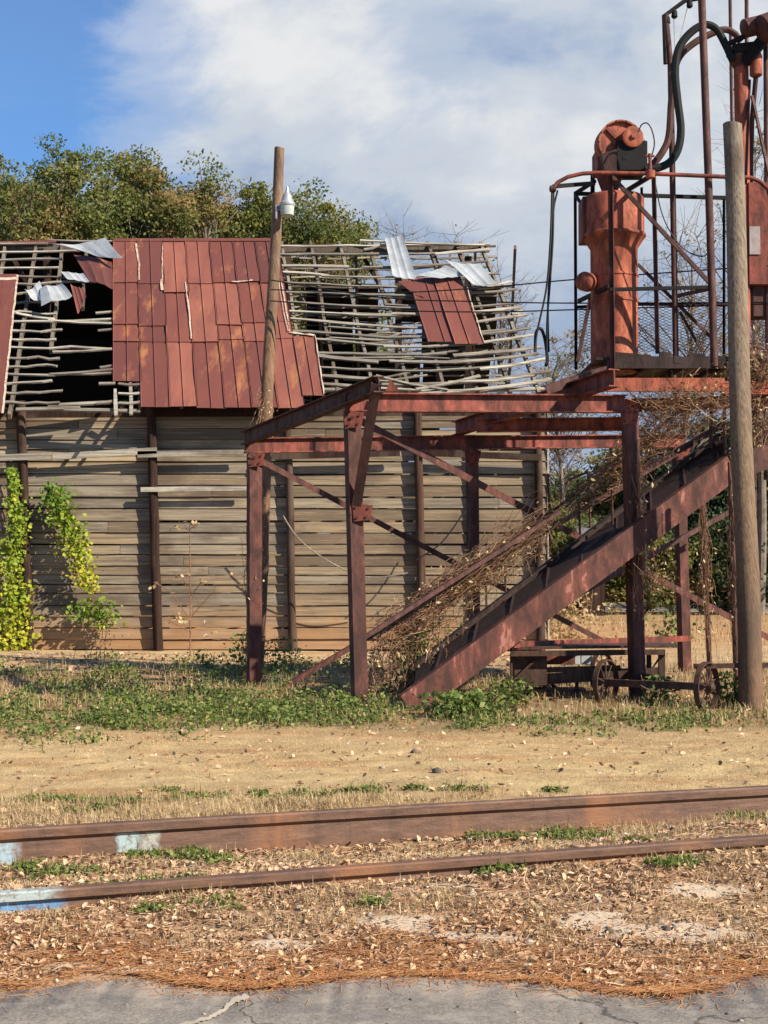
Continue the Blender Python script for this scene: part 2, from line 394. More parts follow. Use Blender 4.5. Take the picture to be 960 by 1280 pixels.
# the clear patch of sky lies up to the left
bd = ray(-30, 40).normalized()
dv = n.new('ShaderNodeVectorMath'); dv.operation = 'DISTANCE'; l.new(tc.outputs['Generated'], dv.inputs[0]); dv.inputs[1].default_value = bd
d = wm('ADD', dv.outputs['Value'], wm('MULTIPLY', wm('SUBTRACT', cn, .5), .22)); d = wm('ADD', d, wm('MULTIPLY', wm('SUBTRACT', cn2, .5), .09))
cloud = wr(d, [(.065, .08), (.10, .5), (.15, 1)])
# higher up the cloud cover breaks
gap = wr(cn, [(.34, .8), (.46, 1)])
cloud = wm('MULTIPLY', cloud, gap)
sy = n.new('ShaderNodeSeparateXYZ'); l.new(tc.outputs['Generated'], sy.inputs[0])
cloud = wm('MULTIPLY', cloud, wr(wm('ADD', sy.outputs[1], wm('MULTIPLY', wm('SUBTRACT', cn, .5), .5)), [(.45, .1), (.78, 1)]))
bank = wr(wm('ADD', sy.outputs[2], wm('MULTIPLY', wm('SUBTRACT', cn, .5), .3)), [(.42, 1), (.6, .1)])
cloud = wm('MULTIPLY', cloud, bank)
sx = n.new('ShaderNodeSeparateXYZ'); l.new(tc.outputs['Generated'], sx.inputs[0])
shade = wm('ADD', wm('MULTIPLY', cn, .45), wm('ADD', wm('MULTIPLY', cn3, .35), wm('MULTIPLY', cn2, .2)))
shade = wm('ADD', shade, wm('MULTIPLY', wm('SUBTRACT', sx.outputs[2], .19), .75))
ccol = wr(shade, [(.38, (.36, .49, .76)), (.48, (.52, .65, .88)), (.56, (.84, .92, 1.03)), (.64, (1.16, 1.18, 1.2))])
cbg = n.new('ShaderNodeBackground'); l.new(ccol, cbg.inputs[0]); cbg.inputs[1].default_value = .39
mx = n.new('ShaderNodeMixShader'); l.new(cloud, mx.inputs[0]); l.new(bg.outputs[0], mx.inputs[1]); l.new(cbg.outputs[0], mx.inputs[2]); l.new(mx.outputs[0], out.inputs[0])
sl = bpy.data.lights.new('sun', 'SUN'); sl.energy = 5.0; sl.angle = R(.53); sl.color = (1, .89, .72)
so = bpy.data.objects.new('sun', sl); COL.objects.link(so); so.rotation_euler = sun_dir.to_track_quat('Z', 'Y').to_euler(); so.location = (20, -10, 30)
sc.view_settings.view_transform = 'Standard'; sc.view_settings.look = 'None'; sc.view_settings.exposure = .85; sc.view_settings.gamma = 1
# ------------------------------------------------------------------ ground
def axis(a, b, dense0, dense1, step, grow=1.18):
    xs = list(np.arange(dense0, dense1+1e-6, step)); s = step; x = dense0
    lo = []
    while x > a: s *= grow; x -= s; lo.append(max(x, a))
    s = step; x = xs[-1]; hi = []
    while x < b: s *= grow; x += s; hi.append(min(x, b))
    return np.array(lo[::-1]+xs+hi)
gx = axis(-900, 900, -4.5, 5, .045); gy = axis(-60, 2500, 4.2, 16, .045, 1.12)
X, Y = np.meshgrid(gx, gy); Z = gz(X, Y)
nx_, ny_ = len(gx), len(gy)
idx = np.arange(nx_*ny_).reshape(ny_, nx_)
Q = np.stack([idx[:-1, :-1], idx[:-1, 1:], idx[1:, 1:], idx[1:, :-1]], -1).reshape(-1, 4)
_bare = [(G(*p), rx, ry) for p, rx, ry in (((505, 1168), .22, .10), ((740, 1158), .20, .09), ((820, 1168), .42, .13), ((600, 1180), .18, .08), ((880, 1130), .25, .1), ((270, 1128), .28, .07), ((350, 1190), .2, .05), ((940, 1230), .3, .14), ((760, 1020), .3, .09), ((690, 1035), .25, .07), ((120, 1220), .22, .05), ((560, 1128), .25, .06), ((30, 1160), .2, .05))]
def bare(x, y):
    m = 0*x; wob = .35*np.sin(x*17+2*np.sin(y*23))+.3*np.sin(y*31+x*11)
    for c, rx, ry in _bare: m = np.maximum(m, 1-np.clip((((x-c.x)/rx)**2+((y-c.y)/ry)**2+wob-.55)/.6, 0, 1))
    return m
def thin(x, y): return rng.random(len(x)) > .72*bare(x, y)
def mk_ground():
    m = NT('dry_ground'); x, y, z = m.sep(m.co.outputs['Object'])
    n1 = m.noise(.55, 6, .65); n2 = m.noise(3.5, 8, .68); n3 = m.noise(22, 7, .7); n4 = m.noise(1.3, 6, .62, m.mapping((.5, 1.4, 1)))
    yd = m.math('ADD', y, m.math('MULTIPLY', m.math('SUBTRACT', n1, .5), 3.0))
    yd = m.math('ADD', yd, m.math('MULTIPLY', m.math('SUBTRACT', n2, .5), 1.0))
    f = m.math('DIVIDE', yd, 60.)
    zone = m.ramp(f, [(.09, (.42, .27, .16)), (.125, (.33, .21, .12)), (.158, (.42, .29, .15)), (.19, (.52, .38, .19)), (.222, (.47, .32, .16)),
                      (.24, (.25, .18, .09)), (.31, (.24, .155, .08)), (.345, (.38, .25, .13)), (.41, (.50, .36, .2)), (.5, (.46, .27, .13)), (.75, (.40, .26, .13)), (.99, (.1, .11, .05))])
    col = m.mix(m.ramp(n4, [(.50, 0), (.64, .85)]), zone, (.36, .175, .075))
    col = m.mix(m.ramp(n2, [(.45, .55), (.6, 0)]), col, m.mix(.55, zone, (.1, .065, .035)))
    # bare pale sand near the road
    sandf = m.ramp(m.math('ADD', m.attr(), m.math('MULTIPLY', m.math('SUBTRACT', n2, .5), 1.6)), [(.45, 0), (.62, .95)])
    col = m.mix(sandf, col, (.47, .375, .275))
    col = m.mix(m.math('MULTIPLY', m.ramp(n3, [(.5, 0), (.75, 1)]), .45), col, (.46, .35, .2))
    col = m.mix(m.ramp(n3, [(.28, .6), (.42, 0)]), col, (.07, .045, .028))
    m.bump(m.math('ADD', m.math('MULTIPLY', n3, .7), n2), .7, .02)
    return m.fin(col, .95, 0, .1)
M_ground = mk_ground()
go = np_mesh('ground', np.stack([X.ravel(), Y.ravel(), Z.ravel()], 1), Q, bare(X.ravel(), Y.ravel()), M_ground); tag(go, kind='structure'); go.data.shade_smooth()
# near road
edge_px = [(-900, 1262), (-300, 1252), (-60, 1240), (0, 1246), (60, 1236), (110, 1216), (180, 1219), (230, 1236), (300, 1244), (350, 1240), (430, 1222), (520, 1218), (600, 1224), (680, 1232), (760, 1250), (840, 1256), (880, 1244), (920, 1226), (960, 1214), (1100, 1230), (1900, 1262)]
ep = [G(px_, 1234+(py_-1234)*.68) for px_, py_ in edge_px]
ex = np.array([p.x for p in ep]); ey = np.array([p.y for p in ep])
ex = np.concatenate([[-60], ex, [60]]); ey = np.concatenate([[5.0], ey, [5.0]])
xs = np.concatenate([np.arange(-60, -4, 1.), np.arange(-4, 4, .04), np.arange(4, 61, 1.)])
yy = np.interp(xs, ex, ey)+.022*np.sin(xs*23)*np.sin(xs*9.1+1)+.016*np.sin(xs*61+2*np.sin(xs*7))+.01*np.sin(xs*101+3*np.sin(xs*13))+rng.normal(0, .006, len(xs))
rows = [-40, -20, -8, -2, 1, 2.5, 3.5, 4, 4.3, 4.6, 4.8, 5.0, 5.15]
V = []; 
for r_ in rows: V += [(a, r_, .016) for a in xs]
V += [(a, b-.03, .016) for a, b in zip(xs, yy)]; V += [(a, b, -.02) for a, b in zip(xs, yy)]
k = len(xs); Q = [(i*k+j, i*k+j+1, (i+1)*k+j+1, (i+1)*k+j) for i in range(len(rows)+1) for j in range(k-1)]
def mk_asph(name='old_asphalt'):
    m = NT(name); a = m.noise(3, 8, .7); b = m.noise(90, 4, .7); c = m.noise(9, 7, .65)
    col = m.ramp(b, [(.3, (.12, .105, .088)), (.5, (.225, .195, .162)), (.68, (.34, .3, .25))])
    col = m.mix(m.ramp(a, [(.45, 0), (.65, .6)]), col, (.16, .15, .135))
    col = m.mix(m.ramp(c, [(.5, 0), (.66, .75)]), col, (.34, .30, .25))
    vo = m.n.new('ShaderNodeTexVoronoi'); vo.feature = 'DISTANCE_TO_EDGE'; vo.inputs['Scale'].default_value = 1.1
    dn = m.n.new('ShaderNodeTexNoise'); dn.inputs['Scale'].default_value = 4; dn.inputs['Detail'].default_value = 6
    m.l.new(m.co.outputs['Object'], dn.inputs['Vector'])
    mm = m.n.new('ShaderNodeMixRGB'); mm.inputs[0].default_value = .28; m.l.new(m.co.outputs['Object'], mm.inputs[1]); m.l.new(dn.outputs['Color'], mm.inputs[2]); m.l.new(mm.outputs[0], vo.inputs['Vector'])
    ax, ay, az = m.sep(m.co.outputs['Object'])
    dust = m.math('ADD', m.math('MULTIPLY', m.math('SUBTRACT', ay, 5.42), 1.7), m.math('MULTIPLY', m.math('SUBTRACT', m.noise(5, 8, .7), .5), 1.6))
    col = m.mix(m.ramp(dust, [(.0, 0), (.35, .75)]), col, (.43, .35, .27))
    col = m.mix(m.ramp(vo.outputs['Distance'], [(.002, .8), (.007, 0)]), col, (.04, .036, .03))
    m.bump(m.math('ADD', b, a), .5, .006); return m.fin(col, .85, 0, .2)
M_asph = mk_asph()
ro = np_mesh('road', V, Q, np.zeros(len(V)), M_asph); tag(ro, kind='structure')
ck = MB(); pts = [(205, 1290), (235, 1279), (262, 1272), (280, 1262), (292, 1250), (312, 1244)]; ww = [9, 7, 6, 5, 7, 10]
pp = []
for i in range(len(pts)-1):
    for s_ in range(8):
        t = s_/8; pp.append((pts[i][0]*(1-t)+pts[i+1][0]*t, pts[i][1]*(1-t)+pts[i+1][1]*t+random.uniform(-1, 1), (ww[i]*(1-t)+ww[i+1]*t)*random.uniform(.6, 1.2)))
vs = []
for x_, y_, w_ in pp: a = G(x_-w_*.4, y_-w_*.3, .0205); b = G(x_+w_*.4, y_+w_*.3, .0205); vs += [a, b]
ck.add(vs, [(2*i, 2*i+1, 2*i+3, 2*i+2) for i in range(len(pp)-1)])
tag(ck.build('road_crack_sand', simple('crack_sand', (.4, .34, .26), .9)), kind='structure')
# far road behind everything
fr = MB()
fr.add([(-200, 44.5, .045), (200, 48.5, .045), (200, 55, .045), (-200, 51, .045)], [(0, 1, 2, 3)])
tag(fr.build('far_road', simple('far_asphalt', (.09, .09, .095), .8)), kind='structure')
fl = MB(); fl.add([(-200, 44.8, .05), (200, 48.8, .05), (200, 48.95, .05), (-200, 44.95, .05)], [(0, 1, 2, 3)])
tag(fl.build('road_edge_line', simple('white_line_paint', (.6, .58, .54), .8)), kind='structure')
# ------------------------------------------------------------------ rails
def rail(t, name, label, mat, ztop=.15, hs=1.08):
    prof = [(-.07, 0), (.07, 0), (.07, .012), (.012, .03), (.008, .10), (.034, .115), (.036, .145), (.028, .152), (-.028, .152), (-.036, .145), (-.034, .115), (-.008, .10), (-.012, .03), (-.07, .012)]
    mb = MB(); N = 120; vs = []
    base = RO+RN*t
    for i in range(N+1):
        s_ = -30+60*i/N if abs(i-N/2) > 40 else -30+60*i/N
        wob = .006*math.sin(s_*1.3+t*3)
        c = base+RU*s_
        for a, b in prof: vs.append((c.x+RN.x*(a+wob), c.y+RN.y*(a+wob), b*hs+ztop-.152*hs+.005*math.sin(s_*.9+t)))
    k = len(prof)
    mb.add(vs, [(i*k+j, i*k+(j+1) % k, (i+1)*k+(j+1) % k, (i+1)*k+j) for i in range(N) for j in range(k)]+[tuple(range(k))[::-1], tuple(N*k+j for j in range(k))])
    o = mb.build(name, mat); tag(o, label, 'rail', 'railway rails'); return o
M_railF = rail_mat('rusty_rail_far', [(P(165, 1050, 8.4).x, .075, (.34, .44, .45), .0, .105), (P(192, 1055, 8.4).x, .06, (.36, .37, .33), .0, .1), (P(-8, 1060, 8.1).x, .15, (.28, .42, .48), -.1, .085)])
M_railN = rail_mat('rusty_rail_near', [(P(35, 1118, 6.8).x, .19, (.37, .44, .43), .11, .2), (P(40, 1128, 6.8).x, .2, (.09, .26, .48), -.1, .105)])
rail(1.5, 'rail', 'farther rusty rail whose tall web shows, with a pale blue paint smear on its side', M_railF, .16, 1.36)
rail(0, 'rail', 'nearer rusty rail half buried in leaves, with white and blue paint at its left end', M_railN, .155)
def rp_(t, s_, z): c = RO+RN*t+RU*s_; return Vector((c.x, c.y, z))
jc = G(490, 1035, .08); sj = (Vector((jc.x, jc.y))-RO).dot(RU)
# ------------------------------------------------------------------ barn
YW = 26.0
ze = P(0, 511, 25.45).z; YE = 25.45; YR = 31.0; zr = P(0, 303, YR).z
SL = (zr-ze)/(YR-YE); RNv = Vector((0, -SL, 1)).normalized(); 
def Rf(px, py, off=0.):
    d_ = ray(px, py); z0 = ze+off/RNv.z
    t = (z0-H-SL*YE)/(d_.z-SL*d_.y)
    return Vector((d_.x*t, d_.y*t, H+d_.z*t))
XL, XR = -9.2, P(684, 700, YW).x
barn = thing('barn', (0, 28, 0), 'derelict weathered plank barn with a collapsing half bare roof of rusty red metal sheets', 'barn')
wall = MB()
PX = sorted([P(x, 700, YW).x for x in (-450, -290, -130, 32, 192, 362, 525, 675)])
def row_boards(y, x0, x1, z0, z1, sgn=-1, tmin=0, tmax=1, skip=0., hb=.205):
    z = z0
    while z < z1:
        h = hb*random.choice([.78, .9, 1, 1, 1.08]); rt = random.uniform(tmin, tmax)
        js = [x0]+[p+random.uniform(-.03, .03) for p in PX if x0+.3 < p < x1-.3 and random.random() < .75]+[x1]
        cuts = []
        for p, q in zip(js[:-1], js[1:]):
            cuts.append(p)
            if q-p > 1.5 and random.random() < .3: cuts.append(p+(q-p)*random.uniform(.2, .8))
        cuts.append(x1)
        for x, xe in zip(cuts[:-1], cuts[1:]):
            wall.cur = min(1, max(0, rt*.3+.7*random.uniform(tmin, tmax)))
            d0 = random.choice([0, 0, .003, .006, .012]); g = random.choice([.008, .012, .016, .03])
            if random.random() < skip: continue
            nn = max(2, int((xe-x)/.5)); yb, yt = y+sgn*(.036+d0), y+sgn*(.012+d0); yi = y-sgn*.006
            wv = [random.uniform(-.005, .005) for _ in range(nn+1)]; wt = [random.uniform(-.005, .004) for _ in range(nn+1)]; vs = []
            for k_ in range(nn+1):
                xx = x+.004+(xe-x-.008)*k_/nn; vs += [(xx, yb, z+wv[k_]), (xx, yi, z+wv[k_]), (xx, yi, z+h-g+wt[k_]), (xx, yt, z+h-g+wt[k_])]
            wall.add(vs, [(4*k_+c, 4*k_+(c+1) % 4, 4*k_+4+(c+1) % 4, 4*k_+4+c) for k_ in range(nn) for c in range(4)]+[(3, 2, 1, 0), tuple(4*nn+c for c in range(4))])
        z += h
row_boards(YW, XL, XR, .06, 3.95, hb=.2)
# top boards under the eave, more broken
row_boards(YW, XL, XR, 4.02, 4.1, skip=.25, tmax=.6)
wall.build('front_wall', M_board, barn)
wall = MB(); row_boards(37, XL, XR+.3, .05, 4.3, 1, 0, .5, .04); wall.build('back_wall', M_board, barn)
# gable ends as boards running along Y
def gable(x, sgn, name):
    mb = MB(); z = .05
    while z < zr-.3:
        h = .21
        if z < ze+.3: y0, y1 = YW+.03, 36.97
        else:
            k_ = (z-ze)/SL; y0 = YE+k_+.2; y1 = 37-(y0-YE)
        if y1-y0 < .2: break
        if z < ze+.3 or random.random() > .25:
            mb.cur = random.uniform(0, .7)
            mb.box((x-.012, y0, z), (x+.014, y1, z+h-.012))
        z += h
    return mb.build(name, M_board, barn)
gable(XL, -1, 'gable_wall')
mb = MB(); z = .05
while z < 4.2:
    mb.cur = random.uniform(0, .7); mb.box((XR-.045, YW+.04, z), (XR-.015, 36.95, z+.198)); z += .21
mb.build('gable_wall', M_board, barn)
mb = MB(); mb.cur = .9; mb.box((XR+.002, YW-.05, .05), (XR+.03, YW+.08, 4.2)); mb.build('corner_trim', M_batten, barn)
# wall posts: round-ish timber, slightly crooked
for px0, px1, r_, t_ in ((24, 38, .085, .5), (187, 198, .085, .4), (358, 367, .07, .55), (522, 528, .08, 1), (672, 676, .075, .4), (590, 594, .05, .3)):
    mb = MB(); mb.cur = t_; n_ = 9; pts = []
    for i in range(n_):
        q = i/(n_-1); p = P(px0*q+px1*(1-q), 700, YW-.05-r_); pts.append((p.x+random.uniform(-.012, .012), YW-.045-r_, .0+q*(4.35 if r_ > .06 else 3.6)))
    mb.tube(pts, r_, 10, True, r_*.92); mb.build('wall_post', M_post, barn, True)
# ledger boards nailed outside
for a, b, t_ in (((-60, 574), (64, 570), .6), ((66, 571), (196, 563), .75), ((172, 568), (305, 566), .6), ((176, 612), (312, 610), .9), ((330, 571), (500, 566), .3), ((530, 566), (676, 572), .2)):
    mb = MB(); mb.cur = t_; mb.beam(P(*a, YW-.23), P(*b, YW-.23), .04, .11 if t_ < .85 else .08); mb.build('ledger_board', M_batten if t_ > .5 else M_post, barn)
mb = MB(); mb.cur = .1; mb.beam(P(-300, 518, YW+.02), P(680, 514, YW+.02), .12, .16); mb.build('wall_plate', M_post, barn)
# fan mapping of rafters
tops = [-200, -10, 45, 142, 203, 347, 375, 470, 610]; bots = [-260, -42, 16, 142, 212, 378, 406, 524, 684]
def fx(u, py):   # u in top-pixel units, py row
    b_ = np.interp(u, tops, bots); q = (py-303)/(490-303); return u*(1-q)+b_*q
rt_ = [-40, 8, 46, 78, 108, 352, 388, 424, 460, 498, 534, 570, 600]
for u in rt_:
    mb = MB(); mb.cur = random.uniform(.2, 1)
    y_end = 520 if u < 140 else 492
    ys = np.linspace(304, y_end, 9); pts = [Rf(fx(u, y_)+random.uniform(-1, 1), y_, -.07-(.05*math.sin((y_-304)/186*3.14) if u > 340 else 0)) for y_ in ys]
    if u == 108: pts = pts[:4]
    if u == 78: pts = pts[:6]
    for a, b in zip(pts[:-1], pts[1:]): mb.beam(a, b+(b-a)*.03, .055, .10, RNv)
    mb.build('rafter', M_rafter, barn)
for u in (170, 215, 260, 305):
    mb = MB(); mb.cur = .3
    mb.beam(Rf(fx(u, 304), 304, -.09), Rf(fx(u, 508), 508, -.09), .055, .10, RNv); mb.build('rafter', M_rafter, barn)
def batten(pxs, w=.06, h=.026, off=0., tone=None, jitter=.6):
    mb = MB(); mb.cur = random.uniform(.15, 1) if tone is None else tone
    pts = []
    for i, (a, b) in enumerate(pxs): pts.append(Rf(a, b+random.uniform(-jitter, jitter), off+random.uniform(-.012, .012)))
    vs = []; m_ = len(pts)
    for i, p in enumerate(pts):
        d_ = (pts[min(i+1, m_-1)]-pts[max(i-1, 0)]).normalized(); sd = d_.cross(RNv).normalized(); ww_ = w*random.uniform(.75, 1.2); hh = h*random.uniform(.85, 1.15)
        for s1, s2 in ((-1, -1), (1, -1), (1, 1), (-1, 1)): vs.append(p+sd*s1*ww_/2+RNv*s2*hh/2)
    fs = [(4*i+j, 4*i+(j+1) % 4, 4*i+4+(j+1) % 4, 4*i+4+j) for i in range(m_-1) for j in range(4)]+[(3, 2, 1, 0), tuple(4*(m_-1)+j for j in range(4))]
    mb.add(vs, fs); return mb.build('batten', M_batten, barn)
random.seed(21)
# right bare part
ends = [614, 612, 608, 612, 640, 646, 650, 652, 657, 663, 667, 672, 676, 681, 687, 686]
for i in range(16):
    yL = 307+11.6*i; yRt = 308+11.1*i if i > 2 else 305+11*i; sag = min(11, 1.2*i)
    x0 = [330, 336, 338, 340, 342, 344, 346, 348, 352, 356, 360, 384, 388, 392, 396, 398][i]; x1 = ends[i]+random.uniform(-3, 4)
    segs = [(x0, x1)]
    if random.random() < .55:
        c_ = random.uniform(x0+60, x1-60); gp = random.uniform(-14, 10); segs = [(x0, c_+gp), (c_-gp if gp < 0 else c_+gp+random.uniform(4, 20), x1)]
        if gp < 0: segs = [(x0, c_-gp), (c_+gp, x1)]
    for j, (a, b) in enumerate(segs):
        pl = []; dy = random.uniform(-3, 3); dt = random.uniform(-5, 5)
        nn = max(4, int((b-a)/22))
        for q in np.linspace(0, 1, nn):
            x_ = a+(b-a)*q; s_ = (x_-340)/(x1-340)
            pl.append((x_, yL*(1-s_)+yRt*s_+sag*math.sin(math.pi*min(1, max(0, s_))**1.3)+dy+dt*(q-.5)))
        batten(pl, off=.0+.03*j, w=random.choice([.05, .065, .075, .09]))
for i in range(17):
    y_ = random.uniform(318, 474); a_ = random.uniform(355, 560); b_ = min(a_+random.uniform(40, 190), 612+(y_-305)*.36); sg_ = 8*(y_-305)/175*math.sin(math.pi*(a_-340)/330)
    batten([(a_, y_+sg_+random.uniform(-3, 3)), ((a_+b_)/2, y_+sg_+random.uniform(-2, 4)), (b_, y_+random.uniform(-3, 3))], w=.042, h=.022, off=-.035, tone=random.uniform(0, .5))
# extra splintered pieces at the lower right
for a, b, c_, d_ in ((560, 478, 668, 470), (520, 486, 600, 470), (470, 470, 560, 488), (600, 462, 683, 448), (640, 392, 652, 388), (590, 360, 640, 352), (450, 300, 606, 306), (455, 312, 474, 305)):
    batten([(a, b), ((a+c_)/2, (b+d_)/2+2), (c_, d_)], off=.07)
# left bare part with the hole
for i in range(18):
    y_ = 312+11.2*i; xl = fx(-10, y_) if y_ > 0 else 0
    x0 = 22-(y_-343)/172*19 if y_ > 343 else -60
    x0 -= 4
    x1 = 142
    if 366 < y_ < 505 and i not in (8, 11, 14): x1 = random.uniform(62, 80)
    if i in (0, 1, 2): x1 = random.uniform(70, 100)
    pl = [(x0+(x1-x0)*q, y_+dyy) for q, dyy in zip(np.linspace(0, 1, 6), np.cumsum(rng.normal(0, 1.1, 6)))]
    if x1-x0 > 30: batten(pl, off=0)
    if x1 < 100 and i > 5 and i % 2: batten([(random.uniform(118, 128), y_+random.uniform(-2, 3)), (144, y_-1)], off=0)
for a, b in (((60, 400), (140, 404)), ((66, 440), (140, 436)), ((62, 468), (142, 462)), ((20, 392), (68, 399)), ((148, 480), (176, 481)), ((148, 492), (176, 491)), ((148, 504), (176, 502)), ((144, 486), (145, 520)), ((60, 300), (142, 301)), ((-80, 303), (60, 304))):
    batten([a, ((a[0]+b[0])/2, (a[1]+b[1])/2+1), b], off=.02)
for x_ in (163,):
    batten([(x_, 478), (x_+1, 500), (x_+1, 518)], off=.0)
# ragged planks in the eave line
for a, b, t_ in (((60, 507), (138, 503), .5), ((20, 512), (100, 510), .3), ((80, 512), (175, 514), .2), ((400, 487), (560, 489), .6), ((540, 490), (680, 486), .7)):
    mb = MB(); mb.cur = t_; mb.beam(Rf(*a, -.05), Rf(*b, -.05), .09, .03, RNv); mb.build('eave_board', M_batten, barn)
# back slope
def Bk(x, q, off=0): return Vector((x, YR+(37.3-YR)*q, zr-(zr-ze)*q+off))
for i in range(24):
    mb = MB(); q = .02+i*.04; mb.cur = random.random()
    x0 = Rf(345, 305).x; xe = XR-.35+.5*q+random.uniform(-.25, .2)
    pts = [Bk(x, q+random.uniform(-.006, .006), -.03*math.sin((x-x0))) for x in np.linspace(x0, xe, 8)]
    if random.random() < .35: pts = pts[:random.randint(3, 6)]
    for a, b in zip(pts[:-1], pts[1:]): mb.beam(a, b, .07, .035)
    mb.build('back_batten', M_batten, barn)
for x in np.linspace(Rf(345, 305).x, XR-.1, 7): mb = MB(); mb.cur = random.random(); mb.beam(Bk(x, 0, -.1), Bk(x+.3*(x > 0), 1, -.1), .055, .11); mb.build('back_rafter', M_rafter, barn)
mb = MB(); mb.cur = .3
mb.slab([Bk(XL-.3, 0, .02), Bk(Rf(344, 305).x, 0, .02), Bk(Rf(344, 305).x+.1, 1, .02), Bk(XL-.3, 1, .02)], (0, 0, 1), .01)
mb.build('back_slope_sheeting', M_shade, barn)
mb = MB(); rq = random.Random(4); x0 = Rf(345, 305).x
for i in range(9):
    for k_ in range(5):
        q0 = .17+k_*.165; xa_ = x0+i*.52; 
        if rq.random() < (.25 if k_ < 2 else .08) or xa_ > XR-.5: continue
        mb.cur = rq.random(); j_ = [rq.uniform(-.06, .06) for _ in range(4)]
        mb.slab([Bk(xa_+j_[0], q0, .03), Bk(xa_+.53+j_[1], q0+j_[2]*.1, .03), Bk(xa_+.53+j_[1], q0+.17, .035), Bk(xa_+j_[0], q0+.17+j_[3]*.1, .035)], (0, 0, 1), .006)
mb.build('back_slope_sheeting', M_shade, barn)
# ceiling joists, ties and interior posts seen through the gaps
for i, x in enumerate(np.linspace(XL+.5, XR-.3, 12)):
    mb = MB(); mb.cur = random.uniform(0, .5); mb.beam((x, YW, ze+.02), (x+.05, 37, ze+.02), .06, .15); mb.build('joist', M_rafter, barn)
for x in (-7, -4.5, -2, .3, 1.75):
    mb = MB(); mb.cur = .2; mb.beam((x, 31, 0), (x, 31, zr-.3), .14, .14); mb.beam((x, 31, zr-1.6), (x-.7, 31, zr-.35), .08, .08); mb.build('interior_post', M_post, barn)
mb = MB(); mb.cur = .35; mb.beam((XL-.2, YR, zr-.12), (Rf(612, 306).x, YR, zr-.13), .05, .16); mb.build('ridge_beam', M_rafter, barn)
mb = MB(); mb.cur = .15; mb.box((XL+.05, YW+.15, ze-.12), (Rf(345, 305).x, 36.9, ze-.07)); mb.build('loft_floor', M_shade, barn)
mb = MB(); xq = Rf(352, 400).x-.25; mb.slab([(xq, 26.3, ze-.4), (xq, 36.7, ze-.4), (xq, 36.7, ze+.1), (xq, YR, zr-.25), (xq, 26.3, ze+.35)], (1, 0, 0), .02); mb.build('shade_partition', M_shade, barn)  # added partition blocking light from the bare right slope into the left interior
mb = MB(); mb.box((XL+.1, 33.2, ze-.05), (xq-.05, 33.24, zr-1.7)); mb.build('shade_partition', M_shade, barn)  # second shade partition, near-black behind the roof hole
# metal sheets: one mesh per sheet, two ribs each
def sheet(u0, u1, y0, y1, off=.03, tone=None, mat=M_roof, edge=None, slant=0):
    """u in top pixel units, rows y0..y1"""
    mb = MB(); mb.cur = random.uniform(0, 1) if tone is None else tone
    nu = 10; nv = 4; th = .004; g = []; UQ = [0, .035, .25, .44, .475, .5, .525, .56, .75, .965, 1]
    wobble = [random.uniform(-.008, .01) for _ in range(nv+1)]; skew = random.uniform(-.9, .9)
    for j in range(nv+1):
        y_ = y0+(y1-y0)*j/nv
        for i in range(nu+1):
            q = UQ[i]; u = u0+(u1-u0)*q; rib = .02 if i in (0, nu) else (.023 if i == 5 else 0.)
            g.append(Rf(fx(u, y_)+slant*q, y_+skew*q, off+rib+wobble[j]+.012*(j/nv)))
    vs = g+[p-RNv*th for p in g]; m_ = len(g); fs = []
    for j in range(nv):
        for i in range(nu):
            a = j*(nu+1)+i; fs.append((a, a+1, a+nu+2, a+nu+1)); fs.append((m_+a, m_+a+nu+1, m_+a+nu+2, m_+a+1))
    bd_ = [i for i in range(nu+1)]+[j*(nu+1)+nu for j in range(1, nv+1)]+[nv*(nu+1)+i for i in range(nu-1, -1, -1)]+[j*(nu+1) for j in range(nv-1, 0, -1)]
    for a, b in zip(bd_, bd_[1:]+bd_[:1]): fs.append((a, m_+a, m_+b, b))
    mb.add(vs, fs); return mb.build('roof_sheet', mat, barn)
random.seed(5)
us = [142, 172, 203, 232, 262, 291, 319, 347]
for k_ in range(7):
    u0, u1 = us[k_]-.6, us[k_+1]+.6
    brk1 = [350, 351, 362, 351, 350, 348, 350][k_]; brk2 = [402, 404, 422, 423, 402, 400, 398][k_]; brk3 = [423, 424, 424, 424, 421, 423, 420][k_]
    bot = 476 if k_ == 0 else 509+random.uniform(-1, 1)
    sheet(u0, u1, 299.5, brk1+3, .045); sheet(u0, u1, brk1, brk2+3 if brk2 < brk3-5 else brk3+3, .036)
    if brk2 < brk3-5: sheet(u0, u1, brk2, brk3+3, .028)
    if k_ < 6: sheet(u0, u1, brk3, bot, .02, random.uniform(.4, 1) if k_ in (2, 3) else None)
    else: sheet(u0, u1, brk3, 510, .02)
sheet(347, 375, 420, 494, .03, .7)
